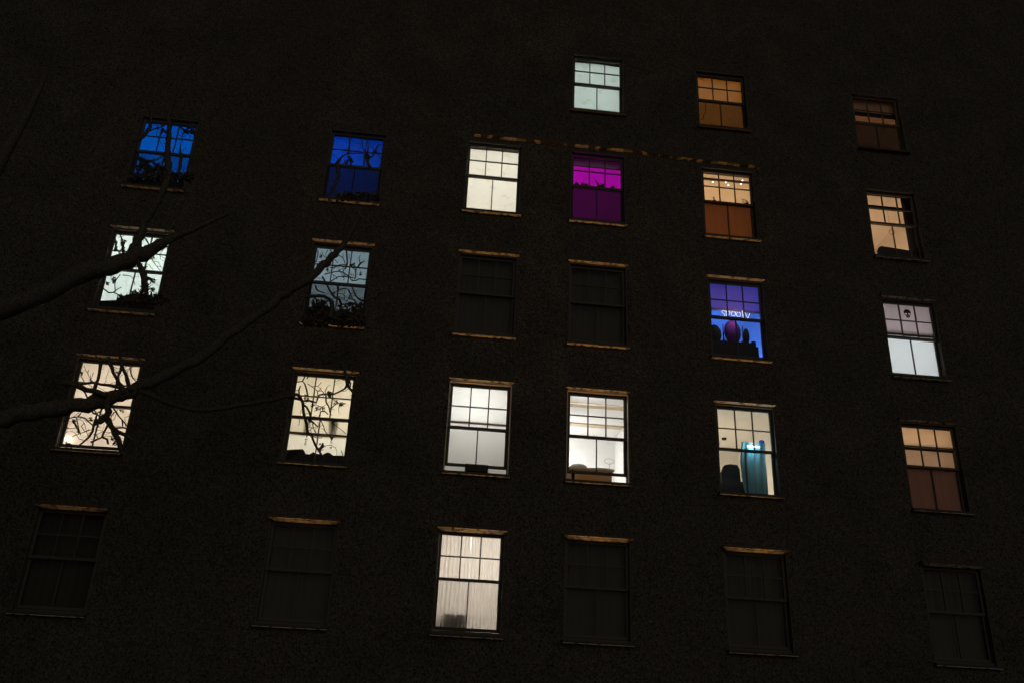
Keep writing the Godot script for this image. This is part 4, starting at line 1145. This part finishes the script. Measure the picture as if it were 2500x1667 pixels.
	# --- F2: lilac blind, skull
	pleated("F2", "lilac pleated blind over the upper sash behind the skull", fabric(lin(0.62, 0.5, 0.5), 0.72), -0.66, 0.1, -0.14, M.brown, 0.045)
	roller("F2", "white roller blind filling the lower sash below the lilac one", white, -1.75, -0.64, -0.19)
	pendant("F2", LC.F2, EN.F2, "round pendant lamp behind the lilac blind", 0.0, -1.15, -1.8)
	skull()
	# --- A3
	roller("A3", "cream roller blind behind the tree with the bright bulb", stained(lin(0.82, 0.78, 0.7), 0.9, 41), -1.8)
	pendant("A3", LC.A3, EN.A3, "round pendant lamp behind the cream blind of the tree window", 0.1, -0.8)
	var bl := thing("bulb_lamp", "small white bulb lamp at the lower left corner of the tree window", "lamp", at("A3", -0.505, SILL[3] + 0.07 + 0.06 - TOP[3], -0.09))
	st = new_st()
	lathe(st, Vector3.ZERO, [Vector2(0.03, 0), Vector2(0.03, 0.01), Vector2(0.012, 0.02), Vector2(0.012, 0.16)], 10)
	part("stand", st, M.metal, bl)
	st = new_st()
	ball(st, Vector3(0, 0.2, 0), Vector3.ONE * 0.05)
	part("bulb", st, glow(Color(1, 0.97, 0.95), 3.0), bl)
	omni(bl, Vector3(0, 0.2, 0), Color(1, 0.95, 0.9), 0.02, 0.04)
	# --- B3
	pleated("B3", "cream pleated blind with hanging plants behind it", fabric(lin(0.8, 0.75, 0.66), 0.9), -1.12, 0.1, -0.14, M.brown, 0.03)
	roller("B3", "plain cream blind below the pleated one of the plant window", white, -1.75, -1.1, -0.3)
	pendant("B3", LC.B3, EN.B3, "round pendant lamp in the room of the hanging plants", 0.14, -0.6, -1.5)
	for k in [[-0.235, 0.055, -0.84, -1.07, -1.2, "left of the two brown hanging plants in the blind window"], [0.25, 0.085, -0.85, -1.09, -1.23, "right and larger of the two brown hanging plants"]]:
		var hp := thing("hanging_plant", k[5], "plant", at("B3", k[0], 0.3, -0.22))
		st = new_st()
		lathe(st, Vector3(0, -0.3, 0), [Vector2(0.001, k[2]), Vector2(k[1], k[2]), Vector2(k[1] * 0.8, k[3]), Vector2(0.001, k[4])], 12)
		part("pot", st, M.brown, hp)
		st = new_st()
		leaves(st, Vector3(0, k[2] - 0.28, 0), Vector3(k[1] * 1.3, 0.04, 0.03), 22, 0.03)
		leaves(st, Vector3(0, k[4] - 0.36, 0), Vector3(0.02, 0.09, 0.02), 12, 0.03, 3.0)
		part("foliage", st, M.leaf, hp)
		st = new_st()
		for s in [-1, 1]:
			tube(st, [Vector3(0, 0, 0), Vector3(s * k[1], k[2] - 0.3, 0)], [0.004, 0.004], 4)
		part("rope", st, M.brown, hp)
	tag(part("planter", sill_row(), M.dark, self), "dark row of pots and books along the sill of the plant window", "planter")
	# --- C3
	roller("C3", "bright white roller blind in the window with two gaps", white, -1.8, -0.66, -0.2)
	pleated("C3", "half drawn pleated blind before the white one", fabric(lin(0.84, 0.83, 0.8), 1.0), -0.69, 0.1, -0.13, fabric(lin(0.5, 0.38, 0.26), 0.6), 0.035)
	pendant("C3", LC.C3, EN.C3, "bright pendant lamp in the room of the window with two gaps", -0.05, -0.2, -1.1)
	var ac := thing("air_conditioner", "dark box wedged under the raised sash between two bright gaps", "air conditioner", at("C3", 0.02, SILL[3] + 0.07 + 0.061 - TOP[3], -0.045))
	st = new_st()
	box(st, Vector3(-0.22, 0, -0.3), Vector3(0.22, 0.145, 0.08))
	part("case", st, M.dark, ac)
	st = new_st()
	for k in 6:
		box(st, Vector3(-0.2, 0.015 + k * 0.021, 0.081), Vector3(0.2, 0.027 + k * 0.021, 0.092))
	part("grille", st, M.wood, ac)
	# --- D3
	pendant("D3", LC.D3, EN.D3, "bright white lamp in the brightest room", -0.3, -0.75, -2.6)
	var cl := thing("ceiling_lamp", "small ceiling lamp close behind the top of the brightest window", "lamp", at("D3", -0.05, 0.3, -0.42))
	st = new_st()
	lathe(st, Vector3.ZERO, [Vector2(0.001, 0.0), Vector2(0.11, 0.0), Vector2(0.11, -0.02), Vector2(0.001, -0.02)], 16)
	part("mount", st, M.plaster, cl)
	st = new_st()
	ball(st, Vector3(0, -0.05, 0), Vector3(0.09, 0.045, 0.09))
	part("lamp_globe", st, globe_glow(LC.D3, 2.0), cl)
	omni(cl, Vector3(0, -0.05, 0), LC.D3, 0.9, 0.04)
	for k in [[-1.2, "front"], [-2.42, "rear"]]:
		tag(bar("ceiling_beam", at("D3", -1.1, 0.27, k[0] - 0.12), at("D3", 1.1, 0.3, k[0] + 0.06), mat(lin(0.5, 0.4, 0.28)), self), k[1] + " beam across the ceiling of the brightest room", "beam", "beams of the brightest room")
	var cb := thing("cupboard", "low orange wooden cupboard behind the bottom gap of the brightest window", "cupboard", at("D3", 0, -2.55, -0.55))
	st = new_st()
	box(st, Vector3(-0.62, 0.0, -0.35), Vector3(0.42, 1.18, 0.0))
	part("body", st, mat(lin(0.62, 0.33, 0.13)), cb)
	st = new_st()
	box(st, Vector3(-0.66, 1.18, -0.4), Vector3(0.46, 1.22, 0.04))
	part("top", st, mat(lin(0.5, 0.4, 0.3)), cb)
	for k in [[-0.24, 0.17, 0.06, "rounded beige cushion on the cupboard of the brightest room"], [0.24, 0.27, 0.03, "flat beige cushion on the cupboard of the brightest room"]]:
		var cu := put("cushion", SphereMesh.new(), mat(lin(0.55, 0.48, 0.4)), self, at("D3", k[0], -2.55 + 1.22 + k[2], -0.7))
		cu.mesh.radius = 0.5
		cu.mesh.height = 1.0
		cu.scale = Vector3(k[1] * 2, k[2] * 2, 0.24)
		tag(cu, k[3], "cushion")
	st = new_st()
	ring = []
	rr = []
	for k in 25:
		ring.append(Vector3(0.37 + 0.1 * cos(TAU * k / 24), -1.15 + 0.055 * sin(TAU * k / 24), 0))
		rr.append(0.004)
	tube(st, ring, rr, 5)
	tube(st, [Vector3(0.37, -1.2, 0), Vector3(0.37, -1.33, 0)], [0.005, 0.005], 5)
	var mir := part("wire_stand", st, M.metal, self)
	mir.position = at("D3", 0, 0, -0.56)
	tag(mir, "thin wire ring on a stem in the brightest window", "stand")
	tag(bar("post", at("D3", -0.47, SILL[3] + 0.07 + 0.058 - TOP[3], -0.22), at("D3", -0.41, -1.5, -0.17), M.dark, self), "dark upright post in the bottom gap of the brightest window", "post")
	# --- E3
	floor_lamp("E3", LC.E3, EN.E3, "floor lamp in the room of the blue garment bag", -0.6, -2.2, -1.8)
	st = new_st()
	lathe(st, Vector3.ZERO, [Vector2(0.001, 0.0), Vector2(0.05, 0.0), Vector2(0.055, 0.03), Vector2(0.055, 0.04), Vector2(0.001, 0.04)], 16)
	var sd := part("smoke_detector", st, M.dark, self)
	sd.position = at("E3", DETECTOR[0], 0.26, DETECTOR[1])
	tag(sd, "small dark round detector on the ceiling of the beige room", "detector")
	garment()
	var ch := thing("armchair", "dark high backed chair behind the lower left of the beige window", "chair", at("E3", -0.15, -2.55, -0.6))
	st = new_st()
	slab(st, PackedVector2Array([Vector2(-0.24, 0.0), Vector2(-0.2, 1.35), Vector2(-0.12, 1.53), Vector2(0.0, 1.56), Vector2(0.16, 1.55), Vector2(0.2, 1.45), Vector2(0.22, 0.0)]), -0.06, 0.06)
	part("backrest", st, mat(lin(0.03, 0.04, 0.05)), ch)
	st = new_st()
	box(st, Vector3(-0.24, 0.35, -0.6), Vector3(0.22, 0.48, -0.061))
	part("seat", st, mat(lin(0.03, 0.04, 0.05)), ch)
	var bed := thing("bed", "dark made bed below the chair and the blue garment bag", "bed", at("E3", -0.08, -2.55, -0.75))
	st = new_st()
	box(st, Vector3(-0.56, 0.0, -0.5), Vector3(0.52, 0.95, 0.42))
	part("base", st, mat(lin(0.02, 0.022, 0.026)), bed)
	st = new_st()
	ball(st, Vector3(0.0, 1.0, 0.2), Vector3(0.52, 0.2, 0.22), 18, 8)
	part("bedding", st, mat(lin(0.025, 0.035, 0.045)), bed)
	# --- F3
	pleated("F3", "brown pleated blind over the top panes of the lowest right lit window", fabric(lin(0.76, 0.7, 0.62), 0.9), -0.39, 0.1, -0.14, M.dark, 0.055)
	roller("F3", "tan roller blind behind the brown pleated one", stained(lin(0.72, 0.66, 0.62), 0.72, 51), W, -0.36, -0.19)
	pendant("F3", LC.F3, EN.F3, "round pendant lamp behind the tan roller blind", -0.5, -0.6, -1.8)
	half_curtain("F3", "dark brown half curtain across the lower sash of the lowest right lit window", lin(0.4, 0.2, 0.14), 0.27)
	# --- C4
	var sheer := thing("sheer_curtain", "pleated sheer curtain glowing in the lowest lit window", "curtain", at("C4"))
	var cm := fabric(lin(0.8, 0.74, 0.64), 0.9)
	for s in [-1, 1]:
		part("drape", cloth(-0.64 if s < 0 else 0.01, 0.0 if s < 0 else 0.64, -1.82, 0.12, -0.15, 90, 10, func(x, yy): return 0.009 * sin(x * 88.0 + 1.8 * sin(yy * 1.4 + x * 5.0)) + 0.007 * sin(x * 37.0 + yy * 1.3 + 2.0 * sin(x * 7.0))), cm, sheer)
	st = new_st()
	tube(st, [Vector3(-0.68, 0.13, -0.17), Vector3(0.68, 0.13, -0.17)], [0.03, 0.03], 10)
	part("pole", st, mat(lin(0.4, 0.3, 0.2)), sheer)
	pendant("C4", LC.C4, EN.C4, "round pendant lamp behind the sheer curtains", 0.35, -0.45, -1.7)
	var bs := bar("side_table", at("C4", -0.5, -2.55, -0.62), at("C4", 0.02, -1.56, -0.24), mat(lin(0.2, 0.12, 0.07)), self)
	tag(bs, "brown side table behind the lower left of the sheer curtains", "table")
	tag(bar("book", at("C4", -0.44, -1.56, -0.5), at("C4", 0.0, -1.49, -0.172), M.brown, self), "lower thick book of the pile behind the sheer curtains", "book")
	tag(bar("book", at("C4", -0.42, -1.448, -0.5), at("C4", -0.01, -1.395, -0.17), M.dark, self), "upper dark book of the pile behind the sheer curtains", "book")
	tag(bar("book", at("C4", -0.3, -1.489, -0.5), at("C4", -0.12, -1.449, -0.22), mat(lin(0.6, 0.55, 0.45)), self), "small pale book between the two dark ones", "book")

# a short curtain across the lower sash only
func half_curtain(id: String, label: String, c: Color, through: float) -> void:
	var r := int(id[1])
	var top: float = -0.475 * (TOP[r] - BOT[r])
	var t := thing("half_curtain", label, "curtain", at(id))
	part("cloth", cloth(-0.62, 0.62, -1.75, top, -0.085, 40, 6, func(x, y): return 0.006 * sin(x * 30.0 + 2.0 * sin(x * 6.0) + y)), fabric(c, through), t)
	var st := new_st()
	tube(st, [Vector3(-0.62, top, -0.085), Vector3(0.62, top, -0.085)], [0.006, 0.006], 6)
	part("rod", st, M.dark, t)

# a dark thing standing close behind the lower sash: its upper edge given in x, y
func silhouette(id: String, n: String, label: String, category: String, edge: Array) -> void:
	var p := PackedVector2Array([Vector2(edge[0].x, -2.5)])
	for e in edge: p.append(e)
	p.append(Vector2(edge[-1].x, -2.5))
	var st := new_st()
	slab(st, p, -0.3, -0.21)
	var o := part(n, st, M.dark, self)
	o.position = at(id)
	tag(o, label, category)

func sill_row() -> SurfaceTool:
	var st := new_st()
	var p := PackedVector2Array([Vector2(-0.62, -1.78), Vector2(-0.62, -1.5), Vector2(-0.27, -1.455), Vector2(-0.235, -1.49), Vector2(-0.2, -1.55), Vector2(-0.13, -1.55), Vector2(-0.06, -1.5), Vector2(0.0, -1.53), Vector2(0.06, -1.53), Vector2(0.13, -1.535), Vector2(0.2, -1.49), Vector2(0.25, -1.49), Vector2(0.33, -1.54), Vector2(0.5, -1.53), Vector2(0.62, -1.56), Vector2(0.62, -1.78)])
	var o := at("B3")
	for i in p.size(): p[i] += Vector2(o.x, o.y)
	slab(st, p, o.z - 0.2, o.z - 0.15)
	return st

func skull() -> void:
	var st := new_st()
	var n := 44
	var inside := func(x: float, y: float) -> bool:
		var head := pow(x / 0.95, 2.0) + pow((y - 0.28) / 0.72, 2.0) < 1.0
		var cheek := absf(x) < 0.78 and y > -0.42 and y < 0.1
		var jaw := absf(x) < 0.52 - maxf(0.0, -0.75 - y) * 0.8 and y > -0.98 and y <= -0.4
		var eyes := pow((absf(x) - 0.42) / 0.27, 2.0) + pow((y + 0.1) / 0.22, 2.0) < 1.0
		var nose := y < -0.28 and y > -0.52 and absf(x) < (-0.28 - y) * 0.5 and absf(x) > 0.02
		var teeth := y < -0.72 and y > -0.9 and (absf(absf(x) - 0.16) < 0.03 or absf(x) < 0.025)
		return (head or cheek or jaw) and not eyes and not nose and not teeth
	for j in n:
		for i in n:
			var x := -1.0 + 2.0 * (i + 0.5) / n
			var y := -1.0 + 2.0 * (j + 0.5) / n
			if inside.call(x, y):
				var h := 1.0 / n
				box(st, Vector3((x - h) * 0.088, (y - h) * 0.105, 0), Vector3((x + h) * 0.088, (y + h) * 0.105, 0.002))
	var o := part("skull_cutout", st, M.dark, self)
	o.position = at("F2", 0.013, -0.205, -0.012)
	o.rotation.z = 0.05
	tag(o, "black paper skull stuck on the top middle pane of the lilac window", "decoration")

# a clear blue garment bag hung before a bright tube lamp
func garment() -> void:
	var t := thing("garment_bag", "translucent blue garment bag glowing behind a white tube lamp", "bag", at("E3"))
	var m := StandardMaterial3D.new()
	m.albedo_color = Color(0.36, 0.55, 0.6)
	m.roughness = 0.7
	m.backlight_enabled = true
	m.backlight = Color(0.24, 0.37, 0.4)
	var st := new_st()
	var nx := 24
	var ny := 20
	for j in ny:
		for i in nx:
			var c := []
			for w in [[i, j], [i, j + 1], [i + 1, j + 1], [i + 1, j]]:
				var u := float(w[0]) / nx
				var v := float(w[1]) / ny
				var yy := lerpf(-0.6, -1.7, v)
				var x := lerpf(lerpf(0.03, -0.03, minf(v * 3.0, 1.0)) + 0.05 * maxf(v - 0.7, 0.0) * 3.0, lerpf(0.53, 0.495, minf(v * 3.0, 1.0)) + 0.02 * v, u)
				if v < 0.06: yy += 0.06 * sin(u * 9.0) * (1.0 - v / 0.06) * 0.6
				c.append(Vector3(x, yy, -0.27 + 0.018 * sin(u * 26.0 + v * 2.0) + 0.01 * sin(u * 61.0 - v * 5.0)))
			for k in [0, 1, 2, 0, 2, 3]: st.add_vertex(c[k])
	st.generate_normals()
	part("bag", st, m, t)
	st = new_st()
	ball(st, Vector3(0.467, -0.545, -0.29), Vector3(0.06, 0.045, 0.05), 14, 8)
	part("knob", st, mat(lin(0.02, 0.05, 0.35)), t)
	st = new_st()
	tube(st, [Vector3(0.24, -0.55, -0.27), Vector3(0.25, -0.48, -0.27), Vector3(0.29, -0.49, -0.27)], [0.006, 0.006, 0.006], 5)
	part("hook", st, M.metal, t)
	st = new_st()
	tube(st, [Vector3(0.02, -0.585, -0.275), Vector3(0.54, -0.585, -0.275)], [0.008, 0.008], 6)
	part("rail", st, M.metal, t)
	var l := thing("tube_lamp", "short white tube lamp before the top of the blue garment bag", "lamp", at("E3", 0.25, -0.69, -0.2))
	st = new_st()
	tube(st, [Vector3(-0.13, 0, 0), Vector3(0.13, 0, 0)], [0.018, 0.018], 10)
	part("tube", st, glow(Color(0.85, 0.97, 1.0), 3.0), l)
	omni(l, Vector3(0, 0, 0), Color(0.7, 0.93, 1.0), EN.E3b, 0.08)
	# a bare lit end of the tube shows above the rail
